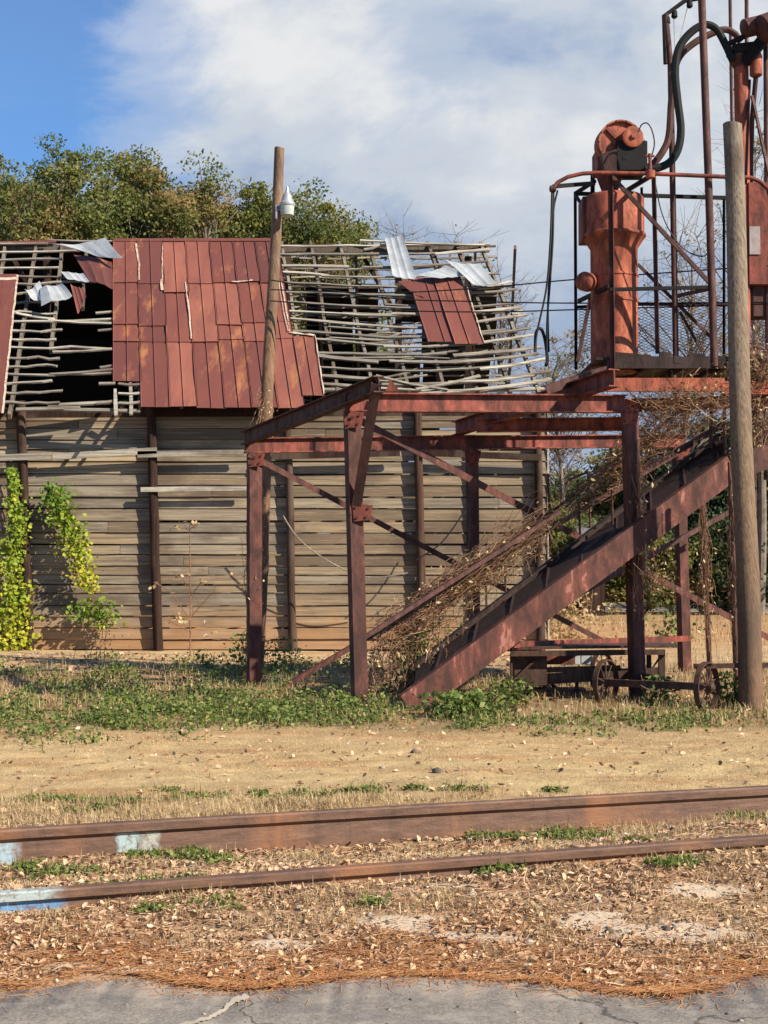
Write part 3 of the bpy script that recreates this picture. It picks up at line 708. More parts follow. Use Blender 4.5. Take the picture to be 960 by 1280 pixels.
# pale bare-metal edges and torn strips (thin strips of unpainted tin)
def strip(pts, w, off=.075, name='tin_edge'):
    w *= .75
    mb = MB(); pp = []
    for (a0, b0), (a1, b1) in zip(pts[:-1], pts[1:]):
        n_ = max(2, int(math.hypot(a1-a0, b1-b0)/6))
        for k_ in range(n_+1): pp.append((a0+(a1-a0)*k_/n_+random.uniform(-.5, .5), b0+(b1-b0)*k_/n_+random.uniform(-.4, .4)))
    pw = [Rf(a, b, off) for a, b in pp]; L_ = []; 
    for i_, p in enumerate(pw):
        d_ = (pw[min(i_+1, len(pw)-1)]-pw[max(i_-1, 0)]); sd = d_.cross(RNv).normalized() if d_.length > 1e-6 else Vector((1, 0, 0)); ww_ = w*(random.choice([.4, .75, 1, 1, 1.2]) if off > .06 else 1)
        L_ += [p+sd*ww_/2, p-sd*ww_/2, p-sd*ww_/2-RNv*.006, p+sd*ww_/2-RNv*.006]
    m_ = len(pw)
    mb.add(L_, [(4*i_+j_, 4*i_+(j_+1) % 4, 4*i_+4+(j_+1) % 4, 4*i_+4+j_) for i_ in range(m_-1) for j_ in range(4)]+[(3, 2, 1, 0), tuple(4*(m_-1)+j_ for j_ in range(4))])
    return mb.build(name, M_edge, barn)
strip([(170, 304), (174, 330), (174, 350)], .05); strip([(232, 352), (236, 385), (239, 423)], .035); strip([(201, 349), (203, 362)], .06)
strip([(352, 352), (362, 414)], .03, .07); strip([(362, 415), (393, 419)], .09, .07); strip([(394, 419), (405, 492)], .035, .07); strip([(290, 352), (316, 350)], .07); strip([(203, 352), (203, 304)], .02)
strip([(348, 348), (353, 380), (360, 414)], .02, .075)
# left strip of roofing
mb = MB(); mb.cur = .35; mb.slab([Rf(-180, 343, .04), Rf(21, 343, .04), Rf(4, 516, .04), Rf(-200, 516, .04)], RNv, .008); tag(mb.build('roof_sheet', M_roof, barn), 'dark red roof sheet at the left frame edge')
strip([(22, 343), (3, 516)], .05, .06); strip([(-60, 349), (21, 348)], .16, .06)
for x_ in (-35, -17, 4): strip([(x_, 350), (x_-17, 516)], .012, .055).data.materials[0] = M_roof
# main red piece on the right bare slope
sheet(497, 530, 347, 427, .09, .35, slant=6); sheet(527, 558, 345, 430, .11, .6, slant=2)
mb = MB(); mb.cur = .5; mb.slab([Rf(497, 352, .1), Rf(513, 350, .13), Rf(531, 372, .12), Rf(519, 369, .1)], RNv, .006); mb.build('roof_sheet', M_roof, barn)
strip([(583, 356), (605, 428)], .025, .14)
def crumple(pts, label, mat=M_galv, amp=.12, nrm=RNv):
    """bent sheet from four pixel corners with lift, subdivided and creased"""
    a, b, c_, d_ = [Rf(x, y, o) for x, y, o in pts]; n_ = 9; g = []; mb = MB(); mb.cur = random.random()
    ph = random.uniform(0, 6)
    for j in range(n_+1):
        for i in range(n_+1):
            q, r_ = i/n_, j/n_; p = (a*(1-q)+b*q)*(1-r_)+(d_*(1-q)+c_*q)*r_
            lift = amp*(math.sin(q*5+ph)*.4+math.sin(r_*3.1+ph)*.6*(q-.3))+.012*(i % 3 == 0)
            g.append(p+nrm*lift)
    vs = g+[p-nrm*.006 for p in g]; m_ = len(g); fs = []
    for j in range(n_):
        for i in range(n_):
            k2 = j*(n_+1)+i; fs.append((k2, k2+1, k2+n_+2, k2+n_+1)); fs.append((m_+k2, m_+k2+n_+1, m_+k2+n_+2, m_+k2+1))
    bd_ = [i for i in range(n_+1)]+[j*(n_+1)+n_ for j in range(1, n_+1)]+[n_*(n_+1)+i for i in range(n_-1, -1, -1)]+[j*(n_+1) for j in range(n_-1, 0, -1)]
    for p, q in zip(bd_, bd_[1:]+bd_[:1]): fs.append((p, m_+p, m_+q, q))
    mb.add(vs, fs); o = mb.build('roof_sheet', mat, barn); o['label'] = label; return o
random.seed(9)
crumple([(56, 305, .3), (132, 302, .35), (154, 323, .3), (92, 312, .2)], 'peeled grey metal sheet along the left of the ridge')
crumple([(92, 318, .02), (140, 326, .08), (142, 363, .08), (112, 350, .1)], 'curled dark red roof sheet below the peeled grey one', M_roof, .06)
crumple([(31, 362, .25), (50, 355, .2), (60, 374, .15), (38, 373, .2)], 'small bright scrap of bent tin over the hole')
crumple([(50, 362, .2), (76, 354, .3), (90, 367, .3), (52, 385, .2)], 'bent grey tin scrap beside the roof hole')
crumple([(88, 355, .1), (104, 362, .1), (108, 372, .1), (97, 392, .1)], 'torn red tin strip hanging into the hole', M_roof, .05)
crumple([(481, 298, .15), (503, 295, .2), (521, 349, .15), (491, 346, .15)], 'upright pale grey sheet on the bare rafters', M_galv, .03)
crumple([(556, 325, .3), (600, 332, .25), (622, 356, .2), (590, 356, .2)], 'lifted pale grey sheet lying over the red piece', M_galv, .06)
crumple([(522, 345, .2), (556, 333, .3), (580, 342, .25), (550, 350, .2)], 'curled grey sheet end above the red piece', M_galv, .06)
crumple([(76, 340, .08), (104, 342, .1), (112, 352, .1), (84, 350, .1)], 'rusty pale tin piece under the curl', M_galv, .03)
# ridge capping
mb = MB(); mb.cur = .3; mb.beam(Rf(142, 300, .06), Rf(352, 299.5, .06), .14, .012, RNv); mb.beam(Rf(-60, 304, .03), Rf(70, 302, .03), .10, .012, RNv); mb.build('ridge_cap', M_roof, barn)
# ------------------------------------------------------------------ steel frame
fr = thing('loading_frame', (1, 18, 0), 'rusty red steel post and beam frame with diagonal braces standing before the barn', 'steel frame')
def post_(px_t, px_b, py_t, Y, w=.15, d_=.13, name='post', mat=M_pred, parent=fr, z0=0.):
    mb = MB(); b = P(px_b, 800, Y); b.z = -.03+z0; t = P(px_t, py_t, Y)
    ax_ = Vector((-.40, .92, 0))
    mb.ibeam(b, t, d_, w, ax_.cross(Vector((0, 0, 1))), .012) if False else mb.channel(b, t, d_, w, (1, .43, 0), .012, -1)
    return mb.build(name, mat, parent)
post_(318, 318, 566, 18.6, .16, .13); post_(440, 450, 517, 15.8, .15, .12); post_(590, 593, 562, 19.9, .13, .12); post_(787, 797, 512, 16.8, .15, .13); post_(848, 856, 556, 20.9, .14, .13)
def mbm(kind, a, b, w, h, name, mat=M_red, parent=fr, up=(0, 0, 1), **k):
    mb = MB(); getattr(mb, kind)(a, b, w, h, up, **k); return mb.build(name, mat, parent)
bA = mbm('ibeam', P(431, 503, 15.8), P(781, 505, 16.8), .14, .2, 'long_beam', M_red, t=.016)
mbm('ibeam', P(306, 557, 18.6), P(592, 553, 19.9), .13, .19, 'long_beam', t=.016); mbm('ibeam', P(592, 553, 19.9), P(857, 551, 20.9), .13, .18, 'long_beam', t=.016)
mbm('ibeam', P(596, 532, 18.7), P(783, 530, 18.9), .12, .17, 'long_beam', M_orange, t=.014)
mbm('ibeam', P(306, 548, 18.6), P(474, 480, 15.1), .12, .17, 'cross_beam', M_dark, t=.014)
mbm('ibeam', P(570, 536, 19.9), P(768, 472, 15.9), .13, .19, 'cross_beam', M_red, t=.014)
mbm('channel', P(471, 478, 15.15), P(446, 630, 15.7), .10, .13, 'strut', M_dark, up=(0, -1, 0))
for a, b, Ya, Yb, w_, m_ in (((310, 568), (752, 801), 18.5, 20.4, .07, M_pred), ((436, 520), (975, 806), 15.9, 20.5, .08, M_pred), ((345, 865), (850, 564), 18.2, 20.8, .06, M_pred),
                         ((640, 788), (930, 630), 19.0, 20.4, .06, M_brown), ((798, 588), (846, 565), 17.2, 20, .06, M_orange), ((785, 600), (905, 530), 17.2, 18, .06, M_brown), ((705, 602), (735, 590), 17, 17, .03, M_brown)):
    mbm('angle', P(*a, Ya), P(*b, Yb), w_, w_, 'brace', m_)
mbm('angle', P(455, 797, 16.1), P(700, 640, 17), .045, .045, 'brace', M_brown)
mbm('angle', P(640, 806, 17.0), P(862, 798, 19.5), .06, .07, 'low_rail', M_red)
mb = MB(); mb.slab([P(488, 474, 15.7), P(500, 489, 15.7), P(482, 489, 15.7)], (0, 1, 0), .01); mb.build('gusset_plate', M_red, fr)
for px_, py_, Y_ in ((441, 524, 15.71), (319, 574, 18.5), (590, 570, 19.81), (786, 520, 16.7), (852, 566, 20.8), (452, 640, 15.72)):
    mb = MB(); c = P(px_, py_, Y_); w_ = .10; mb.slab([c+Vector((-w_, 0, .09)), c+Vector((w_*1.2, 0, .07)), c+Vector((w_*.9, 0, -.08)), c+Vector((-w_*.8, 0, -.10))], (0, -1, 0), .01); g_ = mb.build('gusset_plate', M_red, fr)
    for q_ in ((-.06, .05), (.07, .04), (-.05, -.06), (.05, -.05)):
        mb = MB(); mb.lathe(c+Vector((q_[0], -.01, q_[1])), [(.014, 0), (.014, .014)], 6, (0, -1, 0)); mb.build('bolt', M_dark, g_)
mb = MB()
for px_, py_, Y_ in ((440, 522, 15.7), (787, 515, 16.7), (318, 572, 18.5), (590, 568, 19.8)): mb.lathe(P(px_, py_, Y_), [(.02, -.02), (.02, .02)], 6, (0, 1, 0))
mb.build('bolts', M_dark, fr)
# thick inclined ramp
rp = thing('conveyor_ramp', G(512, 893), 'thick inclined red steel conveyor ramp rising to the right past the brown pole', 'ramp')
a, b = P(508, 884, 15.8), P(914, 584, 17.0); c_, d_ = P(520, 845, 16.7), P(905, 553, 17.9)
mbm('channel', a, b, .10, .29, 'side_rail', M_ramp, rp, t=.016, flip=1); mbm('channel', c_, d_, .10, .27, 'side_rail', M_deck, rp, t=.016, flip=-1)
mbm('channel', b, P(990, 562, 17.1), .10, .27, 'side_rail', M_brown, rp, t=.016, flip=1)
mb = MB(); up_ = Vector((0, 0, .09)); mb.slab([a.lerp(b, .02)+Vector((0, .06, 0))+up_, b+Vector((0, .06, 0))+up_, d_+Vector((0, -.06, 0))+up_, c_+Vector((0, -.06, 0))+up_], (0, 0, -1), .012); mb.build('bed_plate', M_deck, rp)
for i in range(9):
    q = (i+.7)/9; mb = MB(); mb.beam(a.lerp(b, q)+up_+Vector((0, .06, .004)), c_.lerp(d_, q)+up_+Vector((0, -.06, .004)), .025, .012, (0, 0, 1)); mb.build('cleat', M_deck, rp)
# handrail with balusters on the far side of the ramp
mb = MB(); mb.tube([P(470, 790, 16.9), P(700, 632, 17.4), P(860, 505, 17.8)], .018, 6); mb.build('handrail', M_brown, rp, True)
for x_, y0, y1 in ((685, 592, 700), (722, 600, 668), (735, 590, 660), (763, 560, 660), (630, 680, 760), (606, 700, 780)):
    mb = MB(); mb.tube([P(x_, y0, 17.2), P(x_+3, y1, 17.2)], .014, 6); mb.build('baluster', M_brown, rp, True)
# ------------------------------------------------------------------ platform tower
tw = thing('platform_tower', (3.6, 17.8, 0), 'railed rusty steel work platform with tall pipe mast above the loading frame', 'platform')
zp = P(800, 447, 17.2).z
xa, xb = P(768, 466, 17.2).x, 6.2
mb = MB(); mb.box((P(722, 466, 18.9).x, 17.25, zp-.02), (xb, 18.9, zp+.01)); 
for i in range(9): mb.beam((2.6+i*.45, 17.22, zp-.07), (2.6+i*.45, 18.92, zp-.07), .05, .09)
[mb.beam((xx, 17.17+random.uniform(0, .1), zp-.02), (xx+random.uniform(.1, .3), 17.2, zp-random.uniform(.02, .06)), .03, random.uniform(.08, .2)) for xx in np.arange(xa, xb, .17)]; mb.beam((xa, 17.2, zp-.06), (xb, 17.2, zp-.06), .04, .13); mb.beam((P(722, 466, 18.9).x, 18.95, zp-.03), (xb, 18.95, zp-.03), .04, .12); mb.build('deck', M_deck, tw)
mbm('channel', P(757, 481, 17.1), P(905, 481, 17.1), .08, .15, 'support_beam', M_orange, tw); mbm('channel', P(905, 485, 17.1), P(1010, 485, 17.1), .08, .15, 'support_beam', M_orange, tw)
mbm('channel', P(780, 507, 17.6), P(1000, 500, 18.2), .09, .15, 'support_beam', M_orange, tw)
mbm('channel', P(680, 488, 16.6), P(760, 462, 17.3), .08, .10, 'support_beam', M_dark, tw)
def pst(a, b, Y, w_, mat, name='upright'): return mbm('angle', P(*a, Y), P(*b, Y), w_, w_, name, mat, tw, up=(1, .01, 0))
pst((720, 462), (719, 240), 18.7, .035, M_blackst); pst((740, 300), (741, 214), 18.7, .05, M_blackst)
pst((766, 478), (763, 212), 17.2, .055, M_ramp); pst((822, 442), (817, 218), 17.3, .045, M_brown)
pst((803, 300), (802, 234), 18.5, .03, M_blackst); pst((905, 462), (905, 246), 18.7, .03, M_blackst)
for a, b, c2, Y_ in (((845, 458), (838, 80), (832, 18), 18.0), ((893, 458), (886, 240), (876, -30), 17.2)):
    mb = MB(); mb.tube([P(*a, Y_), P(*b, Y_), P(*c2, Y_)], .036 if Y_ > 17.5 else .044, 10); mb.build('mast', M_brown, tw, True)
for x0, x1, Y_, r_ in ((918, 912, 18.4, .022), (933, 933, 18.2, .025), (958, 957, 17.6, .03)):
    mb = MB(); mb.tube([P(x0+2, 470, Y_), P(x1, -40 if x0 < 950 else 45, Y_)], r_, 8); mb.build('mast', M_dark if x0 > 950 else M_brown, tw, True)
# top boom with little lamps
mb = MB(); mb.tube([P(832, 80, 18), P(830, 20, 18), P(856, 1, 18), P(880, -3, 18), P(960, -6, 18)], .028, 8); mb.build('top_boom', M_blackst, tw, True)
# rails round the platform
mb = MB(); mb.tube([P(691, 236, 17.1), P(697, 228, 17.1), P(710, 221, 17.1), P(728, 217, 17.1), P(745, 216, 17.1), P(812, 217, 17.1), P(906, 221, 17.1), P(938, 222, 17.1), P(950, 227, 17.1), P(960, 236, 17.1), P(966, 260, 17.1)], .024, 10); mb.build('top_rail', M_red, tw, True)
def bar(a, b, Ya, Yb, r_=.018, mat=M_blackst, name='rail_bar'):
    mb = MB(); mb.beam(P(*a, Ya), P(*b, Yb), r_*2, r_*2); return mb.build(name, mat, tw)
bar((693, 233), (742, 229), 17.2, 18.5, .025); bar((719, 242), (1000, 250), 18.7, 18.7, .022); bar((719, 242), (744, 226), 18.7, 18.4, .02); bar((762, 362), (892, 359), 17.2, 17.2, .02)
bar((724, 376), (762, 358), 18.6, 17.2, .022); bar((846, 370), (892, 360), 18.6, 17.2, .02, M_dark); bar((795, 380), (1000, 382), 18.7, 18.7, .02, M_dark); bar((720, 384), (795, 380), 18.7, 18.7, .018)
bar((766, 222), (891, 358), 17.2, 17.2, .022, M_dark, 'diagonal'); bar((797, 330), (892, 425), 18.6, 18.6, .018, M_brown, 'diagonal'); bar((784, 238), (815, 219), 18.2, 17.2, .022, M_blackst, 'diagonal')
bar((738, 372), (722, 452), 18.6, 18.6, .022, M_dark, 'diagonal'); bar((850, 390), (878, 440), 18.6, 18.6, .015, M_brown, 'diagonal'); bar((719, 243), (727, 256), 18.7, 18.2, .016, M_blackst, 'diagonal')
mb = MB(); mb.lathe(P(813, 218, 17.1), [(.03, -.05), (.055, -.04), (.055, .04), (.03, .05)], 10, (0, 0, 1)); mb.tube([P(813, 218, 17.1), P(812, 192, 17.1)], .02, 8); mb.tube([P(807, 195, 17.1), P(818, 195, 17.1)], .014, 6); mb.build('valve', M_orange, tw, True)
mb = MB(); mb.lathe(P(691, 236, 17.1), [(.02, -.04), (.04, -.03), (.04, .03), (.02, .04)], 10, (1, 0, 0)); mb.build('pulley', M_dark, tw, True)
# expanded-metal panels
def meshpanel(x0, x1, y0, y1, Y_, name='mesh_panel'):
    mb = MB(); A = P(x0, y1, Y_); B = P(x1, y0, Y_); W_ = B.x-A.x; Hh = B.z-A.z; s_ = .055
    k_ = 0.42
    nlin = int((W_+Hh/k_)/ (s_*1.6))
    for sg in (1, -1):
        for i in range(nlin+1):
            off = i*s_*1.6
            # line z = k*(x-x0) shifted
            if sg == 1: xA, zA = off-Hh/k_, 0
            else: xA, zA = off-Hh/k_, Hh
            q0 = max(0, xA); q1 = min(W_, xA+Hh/k_)
            if q1 <= q0: continue
            z0 = (q0-xA)*k_; z1 = (q1-xA)*k_
            if sg == -1: z0, z1 = Hh-z0, Hh-z1
            mb.beam((A.x+q0, Y_, A.z+z0), (A.x+q1, Y_, A.z+z1), .006, .005)
    return mb.build(name, M_brown, tw)
meshpanel(724, 842, 384, 440, 18.66); meshpanel(845, 903, 370, 440, 18.64); meshpanel(936, 990, 360, 440, 18.6)
# central red pipe behind the wood pole
mb = MB(); mb.tube([P(929, 470, 17.6), P(928, 200, 17.6), P(926, 82, 17.6)], .085, 14); mb.build('riser_pipe', M_orange, tw, True)
mb = MB(); mb.tube([P(926, 84, 17.6), P(922, 66, 17.6)], [.085, .14], 14); mb.build('riser_flange', M_brown, tw, True)
mb = MB(); mb.lathe(P(945, 94, 17.5), [(.05, -.02), (.075, 0), (.075, .22), (.06, .26)], 16); mb.lathe(P(945, 70, 17.5), [(.04, 0), (.055, .02), (.055, .08)], 12); mb.build('motor_can', M_orange, tw, True)
mb = MB(); mb.tube([P(945, 95, 17.5), P(940, 150, 17.7), P(936, 330, 17.8)], .03, 8); mb.build('drop_pipe', M_dark, tw, True)
mb = MB(); mb.beam(P(940, 120, 17.5), P(962, 222, 17.1), .03, .03); mb.beam(P(932, 230, 17.3), P(937, 100, 17.6), .03, .03); mb.build('stay', M_brown, tw)
mb = MB(); mb.lathe(P(938, 34, 17.4), [(.05, -.1), (.11, -.08), (.11, .2), (.06, .24)], 18, (1, .2, .3)); mb.lathe(P(962, 34, 17.3), [(.1, -.14), (.17, -.1), (.17, .3), (.1, .34)], 20, (1, .2, .4)); mb.build('blower_head', M_brown, tw, True)
mb = MB(); mb.beam(P(916, 62, 17.5), P(950, 58, 17.5), .12, .10); mb.beam(P(908, 56, 17.5), P(950, 36, 17.4), .05, .05); mb.beam(P(930, 78, 17.5), P(962, 40, 17.3), .05, .14); mb.build('head_bracket', M_blackst, tw)
mb = MB(); A = P(936, 356, 17.5); B = P(985, 238, 17.9); mb.box((A.x, 17.5, A.z), (B.x, 17.95, B.z)); bx_ = mb.build('control_box', M_red, tw, bevel=.01)
mb = MB(); A = P(937, 318, 17.49); B = P(950, 283, 17.49); mb.box((A.x, 17.485, A.z), (B.x, 17.4975, B.z)); mb.build('name_plate', M_panel, bx_)
mb = MB(); A = P(942, 395, 17.6); B = P(975, 358, 17.9); mb.box((A.x, 17.6, A.z), (B.x, 17.9, B.z)); mb.build('junction_box', M_dark, tw)
for a, b, Y_ in (((877, 606), (889, 880), 18.2), ((913, 578), (921, 882), 16.3), ((905, 490), (907, 600), 17.3), ((942, 490), (944, 640), 17.4), ((890, 490), (888, 560), 17.4), ((955, 480), (957, 600), 17.2)):
    mb = MB(); mb.tube([P(*a, Y_), P(*b, Y_)], .022 if b[1] < 700 else .03, 8); mb.build('hanger_rod', M_brown, tw, True)
# little lamps on the boom
for x_, y_ in ((834, 26), (843, 18), (862, 5)):
    mb = MB(); mb.lathe(P(x_, y_, 18), [(.02, .06), (.035, .03), (.04, -.03), (.02, -.05)], 10); mb.build('boom_lamp', M_blackst, tw, True)
# ------------------------------------------------------------------ separator drum
sp = thing('separator_drum', P(768, 466, 18), 'orange red cylindrical separator drum with blower head standing on the platform', 'separator')
c0 = P(768, 440, 17.9); Yd = 17.9; s1 = Yd/F
def zpx(y_): return P(768, y_, Yd).z-c0.z
r1, r2 = 38*s1, 29.5*s1
mb = MB(); mb.cur = .5
mb.lathe(c0, [(r2, zpx(466)), (r2, zpx(380)), (r2+.012, zpx(379)), (r2+.012, zpx(376)), (r2, zpx(375)), (r2, zpx(348)), (r2+.01, zpx(347)), (r2+.01, zpx(345)), (r2, zpx(344)), (r2, zpx(312)), (r1, zpx(299)), (r1+.02, zpx(297)), (r1+.02, zpx(294)), (r1, zpx(293)), (r1, zpx(250)), (r1-.03, zpx(246)), (.1, zpx(240))], 36)
body = mb.build('body', M_orange, sp, True)
mb = MB(); mb.cur = .5; mb.box((c0.x-r1-.02, c0.y-.1, c0.z+zpx(300)), (c0.x-r1*.35, c0.y+.33, c0.z+zpx(248))); mb.build('side_duct', M_red, sp)
cN = P(735, 353, 17.75); mb = MB(); mb.lathe(cN, [(.10, -.02), (.115, 0), (.115, .1), (.09, .12)], 20, (-.6, -.8, 0)); mb.tube([cN, cN+Vector((.25, .2, 0))], .07, 12); mb.build('inlet_stub', M_orange, sp, True)
# funnel and head
mb = MB(); mb.tube([P(764, 245, Yd), P(762, 235, Yd), P(762, 214, Yd)], [.09, .11, .19], 8); mb.build('funnel', M_red, sp, True)
mb = MB(); A = P(745, 214, Yd-.05); B = P(773, 196, Yd+.3); mb.box((A.x, A.y-.12, A.z), (B.x, B.y, B.z)); mb.build('housing', M_red, sp, bevel=.01)
mb = MB(); A = P(771, 213, Yd-.36); B = P(801, 189, Yd+.1); mb.box((A.x, A.y, A.z), (B.x, B.y, B.z)); mb.box((A.x+.06, A.y-.004, A.z+.12), (A.x+.13, A.y+.01, A.z+.17)); mb.build('motor_box', M_blackst, sp, bevel=.008)
mb = MB(); mb.hexa([P(756, 214, Yd-.36), P(771, 214, Yd-.38), P(771, 214, Yd+.1), P(745, 214, Yd+.1), P(752, 192, Yd-.36), P(771, 186, Yd-.38), P(771, 186, Yd+.1), P(745, 190, Yd+.1)]); mb.build('belt_guard', M_dark, sp)
ch = P(774, 181, Yd-.2); axh = Vector((.12, -1, 0)).normalized()
mb = MB(); mb.lathe(ch, [(.20, -.15), (.27, -.14), (.275, .05), (.275, .10), (.255, .10), (.25, .06), (.05, .055)], 36, axh); mb.build('fan_housing', M_orange, sp, True)
mb = MB()
for an in (135, 40, 250): 
    d2 = Vector((math.cos(R(an)), .12*math.cos(R(an)), math.sin(R(an)))); mb.beam(ch+axh*.075+d2*.05, ch+axh*.075+d2*.24, .035, .03, axh)
mb.build('housing_ribs', M_red, sp)
cm = P(790, 172, Yd-.34); mb = MB(); mb.lathe(cm, [(.12, -.07), (.125, -.05), (.125, .05), (.10, .062), (.035, .062), (.03, .09), (.01, .092)], 26, axh); mb.build('pulley_cover', M_orange, sp, True)
mb = MB(); mb.lathe(P(803, 178, Yd-.3), [(.03, -.03), (.04, 0), (.03, .03)], 10, axh); mb.build('cap', M_galv, sp, True)
mb = MB()
for i in range(14):
    an = R(i*360/14); d2 = Vector((math.cos(an), .12*math.cos(an), math.sin(an))); mb.lathe(ch+axh*.09+d2*.264, [(.009, 0), (.009, .02)], 6, axh)
mb.build('bolts', M_dark, sp)
# ------------------------------------------------------------------ hoses and cables
def smooth_path(pts, sub=8):
    pts = [Vector(p) for p in pts]; o = []
    for i in range(len(pts)-1):
        p0 = pts[max(i-1, 0)]; p1 = pts[i]; p2 = pts[i+1]; p3 = pts[min(i+2, len(pts)-1)]
        for k_ in range(sub):
            t = k_/sub; o.append(.5*((2*p1)+(-p0+p2)*t+(2*p0-5*p1+4*p2-p3)*t*t+(-p0+3*p1-3*p2+p3)*t**3))
    o.append(pts[-1]); return o
def cable(name, pts, r_, mat, label, cat_, group=None, n_=8):
    mb = MB(); mb.tube(smooth_path(pts), r_, n_); o = mb.build(name, mat, None, True); return tag(o, label, cat_, group)
cable('hose', [P(x, y, 17.5) for x, y in ((806, 212), (822, 210), (838, 202), (848, 185), (851, 160), (847, 125), (844, 90), (848, 62), (862, 42), (880, 31), (895, 36), (906, 54), (916, 76))], .047, M_hose, 'thick black rubber hose arching in an S from blower to mast top', 'hose')
cable('hose', [P(x, y, 17.75) for x, y in ((804, 210), (815, 206), (828, 190), (836, 170), (839, 130), (843, 90), (850, 70), (866, 55), (885, 44), (905, 37), (918, 42), (926, 52))], .042, M_brown, 'rusty brown hose running behind the thick black one', 'hose')
cable('wire', [P(x, y, 17.3) for x, y in ((798, 165), (802, 156), (809, 154), (815, 163), (818, 180), (814, 198), (812, 215))], .008, M_black, 'thin wire looping over the blower head', 'wire')
cable('wire', [P(x, y, 17.3) for x, y in ((818, 222), (826, 262), (838, 290), (856, 312), (880, 320), (895, 300))], .007, M_black, 'slack thin wire drooping inside the platform rails', 'wire')
for i, (a, lb) in enumerate(((((690, 238), (688, 300), (683, 360), (672, 412), (668, 440)), 'leftmost cable hanging from the rail end with splayed tail'),
                       (((692, 238), (691, 300), (687, 360), (684, 400), (683, 455)), 'longest straight cable hanging from the rail end'),
                       (((697, 238), (692, 262), (690, 300), (685, 380), (686, 440)), 'right cable of the bundle hanging from the rail end'),
                       (((669, 440), (670, 416), (676, 411), (681, 424), (684, 448), (682, 458)), 'short cable loop with hooked end below the hanging bundle'))):
    cable('hanging_cable', [P(x, y, 17.1+.02*i) for x, y in a], .013 if i < 3 else .02, M_black, lb, 'cable', 'cables hanging from the rail end', 6)
for pts, lb in (((( 338, 362, 21), (480, 366, 20.4), (600, 360, 19.8), (724, 349, 18.8), (960, 332, 17.5)), 'uppermost power line crossing the bare roof'),
                (((338, 350, 21), (480, 372, 20.4), (600, 377, 19.8), (724, 379, 18.8), (960, 378, 17.5)), 'middle power line crossing the bare roof'),
                (((338, 376, 21), (480, 387, 20.4), (600, 390, 19.8), (724, 387, 18.8), (960, 380, 17.5)), 'lowest power line crossing the bare roof')):
    cable('power_line', [P(x, y, Y_) for x, y, Y_ in pts], .009, M_black, lb, 'power line', 'power lines behind the platform', 5)
cable('wire', [P(x, y, 25.3) for x, y in ((354, 645), (372, 672), (400, 695), (440, 716), (470, 722), (510, 716))], .012, M_batten, 'pale wire sagging from the wall post towards the right', 'wire')
cable('wire', [P(x, y, 25.2) for x, y in ((520, 700), (550, 680), (572, 652), (586, 630))], .012, M_black, 'dark wire sagging against the wall by the brown post', 'wire')
for a, b, i in (((842, 20), (844, 66), 0), ((860, 6), (846, 64), 1)):
    cable('wire', [P(*a, 18), P((a[0]+b[0])/2, (a[1]+b[1])/2, 18), P(*b, 17.6)], .004, M_batten, ('vertical' if i == 0 else 'slanting')+' thin wire from the boom to the hose', 'wire')
# ------------------------------------------------------------------ poles and lamp
def pole(name, pts, r0, r1, Yp, mat, label, group):
    mb = MB(); n_ = 26; out_ = []; rr = []
    a = P(*pts[0], Yp); b = P(*pts[1], Yp); a.z = -.05
    nseg = 18; vs = []
    for i in range(n_):
        q = i/(n_-1); c = a.lerp(b, q)+Vector((.012*math.sin(q*9), 0, 0)); r_ = r0+(r1-r0)*q
        for k_ in range(nseg):
            an = 2*math.pi*k_/nseg
            r2_ = r_*(1+.025*math.sin(3*an+q*5)+.02*math.sin(7*an+q*17)); vs.append(c+Vector((r2_*math.cos(an), r2_*math.sin(an), (0 if i < n_-1 else .01*math.sin(an*2)))))
    fs = [(i*nseg+k_, i*nseg+(k_+1) % nseg, (i+1)*nseg+(k_+1) % nseg, (i+1)*nseg+k_) for i in range(n_-1) for k_ in range(nseg)]+[tuple((n_-1)*nseg+k_ for k_ in range(nseg))]
    mb.add(vs, fs)
    for i in range(len(mb.t)): mb.t[i] = min(1, max(0, (i//nseg)/n_*.9+.15))
    o = mb.build(name, mat, None, True); return tag(o, label, 'pole', group)
pole('wooden_pole', [(939, 885), (915, 155)], .128, .10, 16.0, M_pole, 'thick weathered wooden pole standing at the right in front of the platform', 'wooden utility poles')
pole('wooden_pole', [(319, 840), (349, 185)], .11, .07, 21.2, M_pole2, 'slender leaning wooden pole with a lamp before the barn roof', 'wooden utility poles')
lp = thing('yard_lamp', P(352, 262, 21), 'grey bell shaped yard lamp fixed near the top of the leaning pole', 'lamp')
cl = P(359, 262, 20.98); 
mb = MB(); mb.lathe(cl, [(.105, .05), (.112, .06), (.112, .09), (.085, .12), (.065, .19), (.05, .22), (.03, .24), (.022, .29), (.012, .33)], 20); mb.build('housing', M_lampm, lp, True)
mb = MB(); mb.lathe(cl, [(.06, -.10), (.09, -.08), (.10, .05)], 20); mb.build('lens', M_glass, lp, True)
mb = MB(); mb.beam(P(345, 262, 21.05), cl+Vector((0, 0, .1)), .04, .04); mb.beam(P(346, 275, 21.05), P(346, 258, 21.05), .2, .02, (1, 0, 0)); mb.build('bracket', M_lampm, lp)
